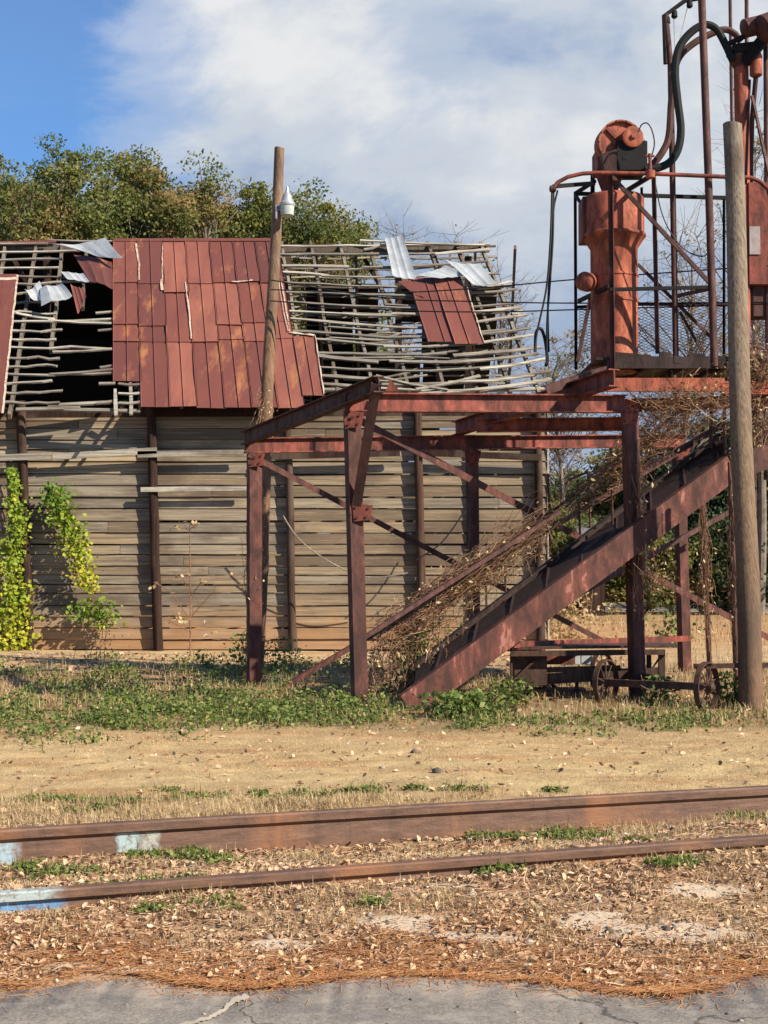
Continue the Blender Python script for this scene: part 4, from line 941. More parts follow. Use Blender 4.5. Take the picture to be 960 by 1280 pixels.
# ------------------------------------------------------------------ wagon
wg = thing('farm_wagon', G(800, 886), 'derelict rusty wagon running gear with two spoked iron wheels and long axle', 'wagon')
axd = Vector((.80, -.60, 0)).normalized()
def wheel(c, r_, ax, parent):
    mb = MB(); x = Vector((0, 0, 1)); y = ax.cross(x).normalized(); N = 36; vs = []
    for i in range(N):
        an = 2*math.pi*i/N; d2 = x*math.cos(an)+y*math.sin(an)
        for a_, b_ in ((-.03, -.012), (.03, -.012), (.03, .006), (-.03, .006)): vs.append(c+d2*(r_+b_)+ax*a_)
    mb.add(vs, [(4*i+j, 4*((i+1) % N)+j, 4*((i+1) % N)+(j+1) % 4, 4*i+(j+1) % 4) for i in range(N) for j in range(4)])
    o = mb.build('wheel', M_wagon, parent)
    mb = MB(); mb.lathe(c, [(.025, -.09), (.045, -.07), (.045, .07), (.025, .09)], 14, ax); mb.build('hub', M_wagon, o, True)
    mb = MB()
    for i in range(10):
        an = 2*math.pi*i/10; d2 = x*math.cos(an)+y*math.sin(an); mb.tube([c+d2*.03, c+d2*(r_-.01)], .008, 6)
    mb.build('spokes', M_wagon, o)
def gp(px, Y_, z): p = P(px, 800, Y_); p.z = z; return p
w1 = gp(757, 16.6, .25); w2 = gp(883, 15.9, .26)
wheel(w1, .25, axd, wg); wheel(w2, .26, axd, wg); wheel(gp(752, 18.1, .25), .25, axd, wg)
mb = MB(); mb.beam(w1+Vector((-.1, .05, 0)), w2+Vector((.06, -.03, 0)), .06, .075); mb.build('axle', M_wagon, wg)
mb = MB(); mb.beam(gp(822, 16.3, .31), gp(755, 18.1, .31), .05, .06); mb.beam(gp(840, 16.2, .28), gp(780, 18, .28), .05, .05); mb.tube(smooth_path([gp(800, 16.1, .26), gp(815, 16.1, .2), gp(840, 16.1, .2), gp(860, 16.1, .25)]), .01, 6); mb.build('chassis', M_wagon, wg)
mb = MB(); mb.beam(gp(868, 16, .47), gp(1010, 16, .49), .07, .05); mb.beam(gp(873, 16, .25), gp(873, 16, .47), .05, .05); mb.build('drawbar', M_wagon, wg)
im = thing('flatbed_implement', G(690, 880), 'rusty flatbed farm implement with side box parked behind the ramp', 'implement')
z8 = lambda y_, Y_: P(700, y_, Y_).z
mb = MB(); 
mb.beam(P(640, 809, 17.3), P(842, 806, 17.3), .5, .03); mb.beam(P(638, 817, 17.05), P(830, 815, 17.05), .05, .06); mb.build('bed', M_wagon, im)
mb = MB(); A = P(640, 855, 17.4); B = P(681, 818, 17.4); mb.box((A.x, 17.15, A.z), (B.x, 17.7, B.z)); mb.build('side_box', M_wagon, im, bevel=.008)
mb = MB(); mb.beam(P(641, 852, 17.1), P(668, 826, 17.1), .02, .03); mb.beam(P(641, 822, 17.12), P(681, 822, 17.12), .03, .05); mb.build('box_brace', M_dark, im)
mb = MB(); mb.beam(P(660, 838, 17.2), P(775, 835, 17.2), .06, .06); mb.beam(P(660, 850, 17.2), P(790, 842, 17.2), .06, .12); mb.beam(P(790, 842, 17.2), P(828, 838, 17.2), .06, .08); mb.build('side_rails', M_wagon, im)
mb = MB(); mb.beam(P(827, 848, 17.2), P(827, 812, 17.2), .07, .07); mb.beam(P(811, 838, 17.3), P(811, 812, 17.3), .05, .05); mb.beam(P(640, 868, 17.1), P(639, 806, 17.1), .025, .025); mb.beam(P(826, 820, 17.2), P(808, 846, 17.2), .02, .02); mb.build('uprights', M_wagon, im)
mb = MB(); mb.beam(gp(648, 17.4, .1), gp(730, 17.4, .1), .3, .04); mb.beam(gp(668, 17.3, .05), P(685, 855, 17.3), .03, .03); mb.beam(gp(700, 17.5, .05), P(690, 855, 17.4), .03, .03); mb.beam(gp(720, 17.3, .02), gp(722, 17.3, .3), .04, .04); mb.build('skid', M_wagon, im)
for k_, (x0, x1, m_) in enumerate(((681, 717, M_red), (717, 724, M_galv), (725, 739, M_galv))):
    mb = MB(); A = P(x0, 830, 18.2); B = P(x1, 815, 18.2); mb.box((A.x, 18.1, A.z), (B.x, 18.4, B.z)); mb.build('tool_box', m_, im, bevel=.006)
# ------------------------------------------------------------------ vegetation helpers
def tree(name, x, y, h, cw, crown_lo, label, cat_, mat, nclump=120, lpc=150, leaf=.17, tone=(.2, .7), group=None, autumn=0., seed=1, bare=False, cd=None, cr=.55):
    rs = np.random.default_rng(seed); rd = random.Random(seed)
    t = thing(name, (x, y, gzf(x, y)), label, cat_, group); z0 = gzf(x, y)
    cd = cd or cw
    mb = MB(); lean = rs.uniform(-.4, .4)
    tp = []
    for i in range(8): q = i/7; tp.append(Vector((x+lean*q*q+.15*math.sin(q*5+seed), y+.1*math.sin(q*4), z0-.1+h*.86*q)))
    r0 = h*.007+.04 if bare else h*.014+.05; mb.tube(smooth_path(tp, 3), r0, 9, True, r0*.2)
    C = []; crads = []
    zc = z0+(crown_lo+h)/2; hz = (h-crown_lo)/2
    lobes = [(rs.uniform(-.6, .6), rs.uniform(-.6, .6), rs.uniform(-.9, .5), rs.uniform(.35, .6)) for _ in range(13)]+[(rs.uniform(-.2, .2), 0, .62, .38)]
    for i in range(nclump):
        lx, ly, lz, lr = lobes[rs.integers(len(lobes))]
        d_ = rs.normal(size=3); d_ /= np.linalg.norm(d_); rr = lr*rs.uniform(.1, 1.15)**.6
        C.append(np.array([x+(lx+d_[0]*rr)*cw/2, y+(ly+d_[1]*rr)*cd/2, min(zc+(lz+d_[2]*rr*.8)*hz, z0+h)]))
    C = np.array(C)
    for i, c in enumerate(C):
        if not bare and rd.random() < .35: continue
        q = min(.95, max(.12, (c[2]-z0-1.2*abs(c[0]-x)*.5)/h)); k_ = q*7; a = tp[int(k_)].lerp(tp[min(7, int(k_)+1)], k_-int(k_))
        e = Vector(c); md = a.lerp(e, .5)+Vector((rs.uniform(-.3, .3), rs.uniform(-.3, .3), .12*(e-a).length*.6)); 
        rb = (.006+.008*(e-a).length) if bare else .012+.012*(e-a).length
        mb.tube(smooth_path([a, md, e], 4), rb, 5, False, .008)
        for _ in range(5 if bare else 2):
            d_ = Vector(rs.normal(size=3)); d_.z = abs(d_.z)*.6; d_.normalize(); L = rs.uniform(.4, 1.1)*(1.2 if bare else .8)
            p0 = md.lerp(e, rs.uniform(.2, 1)); mb.tube([p0, p0+d_*L*.5+Vector((0, 0, .05)), p0+d_*L+Vector((rs.uniform(-.1, .1), 0, .12))], .008 if not bare else .010, 3, False, .003)
            if bare:
                for _k in range(2):
                    q0 = p0+d_*L*rs.uniform(.4, .9); d3 = (d_+Vector(rs.normal(size=3))*.7).normalized(); mb.tube([q0, q0+d3*L*.5], .006, 3, False, .003)
    mb.build('trunk', M_bark, t, False)
    n_ = len(C)*lpc
    if n_:
        ci = np.repeat(np.arange(len(C)), lpc); sc_ = rs.uniform(.4, 1.3, len(C))*cr
        off = rs.normal(size=(n_, 3)); off *= (rs.uniform(.2, 1, n_)**.5/np.linalg.norm(off, axis=1))[:, None]
        off[:, 2] *= .62; Pn = C[ci]+off*sc_[ci][:, None]
        ct = rs.uniform(tone[0], tone[1], len(C))
        if autumn:
            m_ = (np.sin(C[:, 0]*1.1+seed)+np.sin(C[:, 2]*1.3+seed*2)+rs.normal(0, .6, len(C))) > (1.6-autumn*2.4); ct = np.where(m_, rs.uniform(.72, 1, len(C)), ct)
        tn = np.clip(ct[ci]+rs.normal(0, .09, n_), 0, 1)
        V, Q_, T = leaf_quads(Pn, rs.uniform(.6, 1.25, n_)*leaf, tn)
        np_mesh('crown', V, Q_, T, mat, t)
    return t
def at(px, Y_): return P(px, 700, Y_).x
def hgt(py, Y_): return P(480, py, Y_).z
# trees beyond the barn, left
T = [('oak_tree', 20, 47, 178, 190, .7, 'brownish autumn tree at the left edge beyond the barn roof'),
     ('oak_tree', 85, 44, 153, 150, .25, 'tallest green tree rising above the peeled grey sheet'),
     ('oak_tree', 140, 48, 172, 145, .75, 'orange tinged tree between the tallest and the dense green one'),
     ('oak_tree', 185, 45, 178, 140, .15, 'dense green tree above the middle of the red roof'),
     ('oak_tree', 252, 46, 195, 145, .42, 'yellow green tree with branch gaps left of the leaning pole'),
     ('oak_tree', 325, 47, 222, 125, .08, 'dark green tree directly behind the leaning pole lamp'),
     ('oak_tree', 398, 46, 229, 125, .1, 'low rounded green tree right of the leaning pole')]
for i, (nm, px, Y_, py, wpx, au, lb) in enumerate(T):
    h_ = hgt(py, Y_); tree(nm, at(px, Y_), Y_, h_, wpx*Y_/F*1.3, h_*.4, lb, 'tree', M_leafA, 330, 125, .12, (.12, .68), 'trees beyond the barn roof', au*.6, 31+i*7, cd=3.6, cr=.6)
for i, (px, py, wpx, lb) in enumerate(((-10, 196, 150, 'olive tree in the second row at the far left'), (60, 205, 150, 'olive tree in the second row under the tallest crown'), (125, 205, 150, 'yellowish tree in the second row above the peeled sheet end'), (205, 222, 150, 'olive tree in the second row above the red roof middle'), (280, 232, 140, 'olive tree in the second row left of the leaning pole'), (350, 252, 130, 'low olive tree in the second row right of the leaning pole'))):
    h_ = hgt(py, 54); tree('oak_tree', at(px, 54), 54, h_, wpx*54/F*1.35, h_*.35, lb, 'tree', M_leafA, 260, 110, .15, (.3, .85), 'trees beyond the barn roof', .2, 131+i*5, cd=3, cr=.75)
for i, (px, Y_, py, lb) in enumerate(((492, 50, 262, 'bare twiggy treetop just above the upright grey sheet'), (572, 51, 268, 'bare twiggy treetop above the right end of the ridge'), (628, 52, 308, 'bare twiggy treetop past the collapsed roof end'))):
    h_ = hgt(py, Y_); tree('bare_tree', at(px, Y_), Y_, h_, 75*Y_/F, h_*.5, lb, 'tree', M_leafA, 55, 3, .12, (.75, 1), 'bare trees beyond the barn', 0, 5+i, bare=True)
tree('bare_tree', at(700, 44), 44, hgt(392, 44), 2.8, 3.5, 'thin tree with sparse tan leaves beside the hanging cables', 'tree', M_leafA, 60, 28, .11, (.65, 1), 'bare trees beyond the barn', 0, 12, bare=True, cr=.4)
tree('bare_tree', at(858, 38), 38, hgt(258, 38), 4.2, 3.2, 'tall bare tree seen through the platform rails', 'tree', M_leafA, 80, 5, .11, (.6, 1), 'bare trees beyond the barn', 0, 16, bare=True, cr=.35)
tree('bare_tree', at(948, 42), 42, hgt(80, 42), 3.4, 6, 'tall bare tree at the right edge behind the mast', 'tree', M_leafA, 80, 8, .12, (.5, .9), 'bare trees beyond the barn', 0, 19, bare=True, cr=.35)
# dark trees right background
TR = [(716, 62, 578, 110, .45, 'light olive tree seen just right of the barn corner', M_leafA, (.3, .75), .1),
      (770, 60, 566, 100, .2, 'olive green tree behind the ramp handrail', M_leafA, (.1, .5), .05),
      (822, 57, 548, 110, 0, 'dark evergreen behind the ramp between the two right posts', M_leafD, (.1, .7), 0),
      (882, 58, 515, 110, 0, 'dark evergreen left of the thick wooden pole', M_leafD, (.1, .7), 0),
      (945, 56, 508, 110, 0, 'dark evergreen behind the thick wooden pole', M_leafD, (.05, .6), 0),
      (1010, 57, 500, 120, 0, 'dark evergreen at the right frame edge', M_leafD, (.05, .6), 0)]
for i, (px, Y_, py, wpx, au, lb, mt, tn, a2) in enumerate(TR):
    h_ = hgt(py, Y_); tree('evergreen_tree' if mt is M_leafD else 'oak_tree', at(px, Y_), Y_, h_, wpx*Y_/F*1.3, .1, lb, 'tree', mt, 150, 170, .19, tn, 'trees across the far road', a2, 71+i*3, cd=3.5, cr=.75)
for i, (px, py, wpx, lb) in enumerate(((702, 622, 70, 'olive brown shrub by the barn corner'), (742, 640, 70, 'scrubby shrub behind the middle of the ramp'), (790, 655, 80, 'brownish shrub behind the front right post'), (845, 665, 80, 'dull green shrub behind the rear right post'), (905, 640, 90, 'dark shrub behind the thick pole'), (965, 650, 90, 'shrub at the right edge before the evergreens'))):
    h_ = hgt(py, 43); tree('shrub', at(px, 43), 43, h_, wpx*43/F*1.3, .05, lb, 'shrub', M_leafA if i < 4 else M_leafD, 90, 110, .11, (.05, .75), 'shrubs before the far road', .15, 171+i*5, cd=1.8, cr=.45)
# far wood filling the horizon
n_ = 60000; fxx = rng.uniform(-60, 60, n_); prof_ = 4.2+1.0*np.sin(fxx*.35)+.9*np.sin(fxx*.9+1)+.5*np.sin(fxx*2.3)
fz = rng.uniform(0, 1, n_)*prof_; fy = 68+rng.uniform(0, 5, n_)+fz*.3
V, Q_, T_ = leaf_quads(np.stack([fxx, fy, fz], 1), rng.uniform(.3, .6, n_), np.clip(.35+.25*np.sin(fxx*.8)+rng.normal(0, .15, n_), 0, 1))
tag(np_mesh('far_wood', V, Q_, T_, M_leafD), 'far dark wood along the horizon', 'wood', None, 'stuff')
# small shed far right of barn
sh = thing('shed', (at(742, 42), 42, 0), 'small low shed with a pale roof behind the handrail', 'shed')
A = P(722, 700, 42); mb = MB(); mb.box((A.x+.1, 42.2, 0), (A.x+.8, 44, 2.3)); mb.build('wall', M_post, sh)
mb = MB(); mb.slab([(A.x, 41.9, 2.3), (A.x+.95, 41.9, 2.3), (A.x+.85, 44.2, 2.75), (A.x+.1, 44.2, 2.75)], (0, 0, 1), .05); mb.build('roof', simple('dull_shed_roof', (.16, .14, .13)), sh)
# ------------------------------------------------------------------ vines on the wall
def vine(pts, wpx, nleaf, label, name='vine', tone=(.1, .9), size=.068, mat=M_leafV, Yv=25.72, spread=.08, stemmat=M_vine, yellow=None):
    c = [P(x, y, Yv) for x, y in pts]; path = smooth_path(c, 6); b = Vector(c[-1]); 
    t = thing(name, (b.x, b.y, 0 if pts[-1][1] > 800 else b.z), label, 'plant', None)
    L = np.array([list(p) for p in path]); W = np.interp(np.linspace(0, 1, len(L)), np.linspace(0, 1, len(wpx)), wpx)*Yv/F
    i = rng.choice(len(L), nleaf, p=W/W.sum())
    d_ = rng.normal(0, .42, (nleaf, 3)); Pn = L[i]+np.stack([d_[:, 0]*W[i], -np.abs(rng.normal(0, spread, nleaf)), d_[:, 2]*W[i]*.6], 1)
    q = i/len(L); tn = np.clip(tone[0]+(tone[1]-tone[0])*q+rng.normal(0, .16, nleaf), 0, 1)
    V, Q_, T_ = leaf_fold(Pn, rng.uniform(.5, 1.35, nleaf)*size, tn, asp=.8, nbias=(.2, -1, .5)); np_mesh('leaves', V, Q_, T_, mat, t)
    for k_ in range(3): mb = MB(); mb.tube([p+Vector((random.uniform(-.05, .05), .06, random.uniform(-.05, .05))) for p in path[::2]], .009, 5); mb.build('stem', stemmat, t)
    return t
vine([(16, 588), (20, 630), (24, 665), (14, 700), (18, 740), (14, 780), (10, 818)], [7, 14, 15, 18, 24, 36, 46], 2100, 'tall yellow green vine climbing the wall at the left edge', tone=(.25, .8), spread=.12)
vine([(68, 612), (78, 640), (92, 668), (102, 700), (112, 735)], [22, 26, 22, 20, 16], 1250, 'bright green vine clump clinging midway up the boards', tone=(.0, .95), spread=.11)
vine([(98, 765), (115, 762), (132, 768), (128, 785)], [26, 34, 26, 12], 340, 'small green shrub sprig low on the boards', 'wall_shrub', tone=(.1, .35), spread=.1)
# sapling
sp_ = thing('sapling', P(238, 830, 24.6), 'thin leafless sapling with few dry leaves against the wall', 'sapling'); sp_.location.z = 0
mb = MB(); b0 = P(238, 800, 24.6); b0.z = 0; mb.tube([b0, P(238, 740, 24.6), P(237, 656, 24.6)], .014, 6, True, .007)
for a, b in (((238, 775), (212, 738)), ((240, 770), (266, 740)), ((238, 745), (228, 722)), ((238, 745), (252, 728)), ((237, 662), (226, 660)), ((237, 662), (245, 655)), ((212, 738), (192, 728)), ((238, 790), (210, 775))): mb.tube([P(*a, 24.6), P(*b, 24.5)], .007, 4)
mb.build('stem', M_vine, sp_)
Pn = []
for a, n_ in (((226, 660), 9), ((244, 655), 7), ((230, 724), 6), ((253, 729), 7), ((292, 718), 3), ((262, 782), 5), ((218, 775), 8), ((232, 776), 6), ((264, 788), 5), ((192, 730), 3)):
    for _ in range(n_): p = P(*a, 24.5); Pn.append((p.x+random.gauss(0, .06), p.y+random.gauss(0, .06), p.z+random.gauss(0, .05)))
V, Q_, T_ = leaf_quads(np.array(Pn), .09, np.full(len(Pn), .6)+rng.normal(0, .2, len(Pn)), asp=.7); np_mesh('leaves', V, Q_, T_, M_dry, sp_)
# ------------------------------------------------------------------ dry vines on the frame
class Strand:
    def __init__(s): s.mb = MB()
    def run(s, a, b, wob, n_=14, r_=.006, sag=0):
        a = Vector(a); b = Vector(b); pts = []; o = Vector((0, 0, 0))
        for i in range(n_+1):
            q = i/n_; o += Vector((random.gauss(0, wob), random.gauss(0, wob), random.gauss(0, wob))); 
            env = 1 if q < .9 else 1
            pts.append(a.lerp(b, q)+o*env*.6+Vector((0, 0, -sag*math.sin(math.pi*q))))
        s.mb.cur = random.random(); s.mb.tube(pts, r_, 3, False, r_*.6)
def dryvine(label, segs, leaves=0, name='dry_vine', lsz=.06, mat=M_dry):
    s_ = Strand()
    t = thing(name, segs[0][0] if isinstance(segs[0][0], Vector) else Vector(segs[0][0]), label, 'vine', None); t.location.z = 0
    pts = []
    for a, b, n_, spread, wob, r_, sag in segs:
        for _ in range(n_):
            o1 = Vector([random.gauss(0, spread) for _ in range(3)]); o2 = Vector([random.gauss(0, spread) for _ in range(3)])
            q0 = random.uniform(0, .5); q1 = random.uniform(q0+.15, min(1, q0+.7))
            A_ = a.lerp(b, q0)+o1; B_ = a.lerp(b, q1)+o2; s_.run(A_, B_, wob, 10, r_*random.uniform(.6, 1.4), sag*random.random())
            pts.append((A_+B_)/2+Vector([random.gauss(0, spread) for _ in range(3)])); pts.append(B_)
    s_.mb.build('stems', M_vine, t)
    if leaves:
        C = np.array([list(p) for p in pts]); i = rng.integers(len(C), size=leaves); V, Q_, T_ = leaf_quads(C[i]+rng.normal(0, .07, (leaves, 3)), rng.uniform(.5, 1.2, leaves)*lsz, rng.uniform(0, 1, leaves), asp=.5); np_mesh('leaves', V, Q_, T_, mat, t)
    return t
h0, h1, h2 = P(462, 800, 16.6), P(700, 634, 17.1), P(885, 486, 17.2)
segs = [(h0, h1, 230, .065, .055, .0042, .12), (h1, h2, 150, .07, .055, .0042, .12), (h0+Vector((0, 0, -.14)), h1+Vector((0, 0, -.12)), 70, .07, .06, .004, .1)]
for i in range(120):
    q = random.random(); p = h0.lerp(h1, q) if random.random() < .7 else h1.lerp(h2, q); segs.append((p, p+Vector((random.uniform(-.06, .06), 0, -random.uniform(.25, .8))), 1, .02, .02, .004, 0))
dryvine('tangled tan dry vine climbing the ramp handrail', segs, 900)
segs = []
for i in range(170):
    x_ = random.uniform(455, 575); p = G(x_, 884-random.uniform(0, 26)); top = P(x_+random.uniform(-10, 15), np.interp(x_, [455, 575], [800, 745])+random.uniform(-10, 50), p.y); segs.append((p, top, 2, .02, .03, .0045, 0))
dryvine('curtain of dry brown vine strands hanging at the foot of the front post', segs, 700, 'dry_vine')
for x_, y0, y1, Y_, k_, lb in ((880, 600, 870, 18.1, 40, 'dry vine wrapped down the rod left of the thick pole'), (915, 575, 880, 16.2, 26, 'thin dry vine down the rod touching the thick pole'), (795, 560, 780, 16.7, 46, 'dry vine clinging to the front right steel post'), (945, 480, 620, 17.2, 40, 'dry vine hanging right of the thick pole below the deck')):
    dryvine(lb, [(P(x_, y0, Y_), P(x_+8, y1, Y_), k_, .04, .025, .004, 0)], 90)
dryvine('brown dry vine mass tangled below the platform deck', [(P(785, 500, 17), P(965, 475, 17), 85, .10, .05, .0035, .3), (P(790, 545, 17.1), P(905, 485, 17.1), 55, .09, .05, .0035, .25)], 260, lsz=.045)
dryvine('shaggy dry vine knot where the ramp crosses the front right post', [(P(790, 690, 16.7), P(830, 740, 17), 36, .09, .05, .004, .1)], 120)
dryvine('dry vine thicket at the right edge above the deck', [(P(930, 450, 17.1), P(985, 470, 17.1), 90, .13, .05, .004, 0), (P(930, 560, 17.1), P(985, 470, 17.1), 70, .14, .05, .004, 0)], 320)
dryvine('dry vine winding up the leaning pole', [(P(322, 560, 21), P(333, 470, 21), 14, .04, .03, .005, 0), (P(318, 830, 21), P(322, 560, 21), 40, .05, .03, .006, 0)], 160, lsz=.05)
dryvine('thin dry vine creeping up the left corner steel post', [(P(312, 855, 18.7), P(316, 640, 18.6), 26, .04, .02, .005, 0)], 60, lsz=.05)
# green climbing weed in the vine curtain
def greenclump(px, py, hpx, wpx, n_, label, name='weed_clump', mat=M_weed, size=.06, tone=(.2, .8), Yc=None, kind_group=None):
    g = G(px, py) if Yc is None else P(px, py, Yc); g = Vector((g.x, g.y, 0)); Yc = g.y
    t = thing(name, (g.x, g.y, 0), label, 'plant', kind_group); w_ = wpx*Yc/F; h_ = hpx*Yc/F
    Pn = np.stack([g.x+rng.normal(0, .3, n_)*w_, g.y+rng.normal(0, .25, n_)*w_, np.abs(rng.beta(1.2, 1.6, n_))*h_+.02], 1)
    V, Q_, T_ = leaf_quads(Pn, rng.uniform(.5, 1.3, n_)*size, np.clip(rng.uniform(tone[0], tone[1], n_), 0, 1), asp=.65); np_mesh('leaves', V, Q_, T_, mat, t)
    s_ = Strand()
    for i in range(max(8, n_//40)): x_ = g.x+random.gauss(0, .25)*w_; s_.run((x_, g.y+random.gauss(0, .1)*w_, 0), (x_+random.gauss(0, .08), g.y, random.uniform(.4, 1)*h_), .015, 6, .005)
    s_.mb.build('stems', M_vine, t); return t
greenclump(522, 872, 100, 60, 1100, 'leafy green climber between the front post and ramp foot')
greenclump(552, 858, 50, 50, 500, 'low green bush under the ramp behind its foot')
greenclump(580, 900, 34, 80, 900, 'bushy green weeds right of the ramp foot', size=.07)
greenclump(636, 888, 40, 50, 420, 'green weeds beside the flatbed implement box', size=.06)
greenclump(826, 884, 40, 34, 260, 'green sprig growing between wagon wheel and post', size=.06)
greenclump(905, 885, 44, 40, 300, 'green sprig left of the thick pole base', size=.06)
greenclump(842, 812, 60, 50, 260, 'scrubby bush beyond the wagon', size=.09, tone=(0, .6))
greenclump(260, 842, 26, 30, 120, 'small green tuft at the sapling foot', size=.06)
greenclump(300, 850, 60, 34, 260, 'scruffy weed left of the corner post', size=.06, tone=(.4, 1))
greenclump(350, 845, 50, 50, 260, 'scruffy weed right of the corner post', size=.06, tone=(.4, 1))
greenclump(120, 830, 60, 60, 160, 'thin dry weed below the small wall shrub', mat=M_dry, size=.05)
greenclump(700, 800, 70, 90, 900, 'tan dry bush beyond the implement', mat=M_dry, size=.09)
greenclump(590, 812, 50, 60, 500, 'dry reddish brush behind the ramp foot', mat=M_dry, size=.07, tone=(0, .5))
# ------------------------------------------------------------------ ground cover (uncountable)
def regions(spec, ntot):
    """spec: (px, py, rx, ry, weight) ellipses on the ground seen in the photo; returns ground points"""
    w_ = np.array([s_[4] for s_ in spec], float); w_ /= w_.sum(); out_ = []
    for (px, py, rx, ry, _), k_ in zip(spec, (w_*ntot).astype(int)):
        a = rng.normal(0, .5, (k_, 2)); pxs = px+a[:, 0]*rx; pys = np.maximum(py+a[:, 1]*ry, 745)
        dx = (pxs-480)/F; dy = (640-pys)/F; dY = math.cos(TH)-dy*math.sin(TH); dZ = math.sin(TH)+dy*math.cos(TH); t = -H/dZ
        out_.append(np.stack([dx*t, dY*t], 1))
    return np.concatenate(out_)
def clumpy(n_, x0, x1, y0, y1, cl, spread, dens=None):
    c = np.stack([rng.uniform(x0, x1, cl), rng.uniform(y0, y1, cl)], 1); i = rng.integers(cl, size=n_); return c[i]+rng.normal(0, spread, (n_, 2))
# green weeds: cluster centres then leaves
spec = [(60, 905, 160, 26, 3), (200, 890, 170, 34, 4), (330, 898, 130, 24, 4), (420, 892, 70, 22, 2), (120, 855, 200, 22, 2), (300, 850, 160, 16, 1.2), (-120, 895, 120, 30, 2), (600, 908, 120, 12, 1.2), (760, 900, 160, 12, 1.2), (900, 902, 120, 10, .9), (1050, 900, 100, 14, 1), (400, 845, 60, 16, .5), (700, 912, 200, 10, .6)]
cc = regions(spec, 300); cr_ = rng.uniform(.04, .2, len(cc)); ch_ = rng.uniform(.03, .36, len(cc))*np.where(cc[:, 0] > .3, .6, 1)
i = rng.choice(len(cc), 21000, p=(cr_*ch_)/(cr_*ch_).sum()); q = rng.normal(0, 1, (len(i), 2)); xy = cc[i]+q*cr_[i][:, None]; zz = np.abs(rng.beta(1.3, 2, len(i)))*ch_[i]*np.exp(-.3*(q**2).sum(1))+.01
Pn = np.stack([xy[:, 0], xy[:, 1], zz+gz(xy[:, 0], xy[:, 1])], 1)
V, Q_, T_ = leaf_quads(Pn, rng.uniform(.5, 1.4, len(i))*.042, np.clip(rng.normal(.5, .2, len(i))+ (cr_[i]-.14)*1.5, 0, 1), asp=.6, flat=.3)
V2, Q2, T2 = blades(Pn[:7000]*np.array([1, 1, 0])+np.array([0, 0, .02]), rng.uniform(.05, .17, 7000), .007, np.clip(rng.normal(.7, .25, 7000), 0, 1), .8)
tag(np_mesh('weeds', *cat([(V, Q_, T_), (V2, Q2, T2)]), M_weed), 'low green weeds and ground creepers along the frame and barn', 'weeds', None, 'stuff')
# small weeds among the rails
spec = [(80, 1008, 60, 14, 2), (150, 1012, 60, 10, 1), (240, 1068, 70, 8, 2), (70, 1085, 60, 8, 1.5), (610, 1040, 40, 8, 1.5), (722, 1042, 40, 10, 2), (560, 998, 200, 6, 2), (200, 1130, 80, 14, 2), (850, 1110, 40, 8, 1), (600, 1112, 40, 6, 1), (620, 1105, 30, 6, 1), (940, 1018, 30, 6, 1), (790, 1072, 10, 4, .4), (300, 1000, 180, 8, 1.2), (350, 1000, 60, 8, .8), (240, 1160, 60, 8, .5), (440, 1150, 60, 8, .3)]
cc = regions(spec, 90); cr_ = rng.uniform(.02, .06, len(cc)); i = rng.integers(len(cc), size=8500); xy = cc[i]+rng.normal(0, 1, (len(i), 2))*cr_[i][:, None]*np.array([1.6, 1])
Pn = np.stack([xy[:, 0], xy[:, 1], gz(xy[:, 0], xy[:, 1])+rng.uniform(.0, .035, len(i))], 1)
V, Q_, T_ = leaf_quads(Pn, rng.uniform(.5, 1.4, len(i))*.03, np.clip(rng.normal(.6, .2, len(i)), 0, 1), asp=.5, flat=.3)
V2, Q2, T2 = blades(Pn[:1500]-np.array([0, 0, .01]), rng.uniform(.03, .09, 1500), .004, np.clip(rng.normal(.6, .25, 1500), 0, 1), .9)
tag(np_mesh('trackside_weeds', *cat([(V, Q_, T_), (V2, Q2, T2)]), M_weed), 'tiny green weeds sprouting between and beside the rails', 'weeds', None, 'stuff')
# dry grass
def grass(n_, x0, x1, y0, y1, cl, spread, h_, w_, tone, label, name, lean=1., mat=M_dry):
    xy = clumpy(n_, x0, x1, y0, y1, cl, spread); B = np.stack([xy[:, 0], xy[:, 1], gz(xy[:, 0], xy[:, 1])-.004], 1)
    # keep off the rails and road
    t = (B[:, 0]-RO.x)*RN.x+(B[:, 1]-RO.y)*RN.y; ok = (np.abs(t) > .045) & (np.abs(t-1.5) > .045); B = B[ok]; B = B[thin(B[:, 0], B[:, 1])]; n_ = len(B)
    return blades(B, rng.uniform(.4, 1.3, n_)*h_, w_, np.clip(rng.normal(tone, .25, n_), 0, 1), lean)
G1 = grass(60000, -4.6, 5, 9.6, 15, 2500, .16, .02, .004, .8, '', '', 1.6)
G2 = grass(22000, -6, 7, 14.5, 22, 800, .16, .12, .007, .45, '', '')
G3 = grass(22000, -2.6, 3.2, 6.1, 9.4, 420, .06, .055, .003, .6, '', '', 1.5)
G4 = grass(9000, 2.5, 14, 22, 44, 600, .4, .13, .010, .5, '', '')
G5 = grass(14000, -3, 3.2, 8.9, 10, 260, .08, .07, .004, .6, '', '', 1.2)
tag(np_mesh('dry_grass', *cat([G1, G2, G3, G4, G5]), M_dry), 'short straw coloured dry grass over the open ground', 'grass', None, 'stuff')
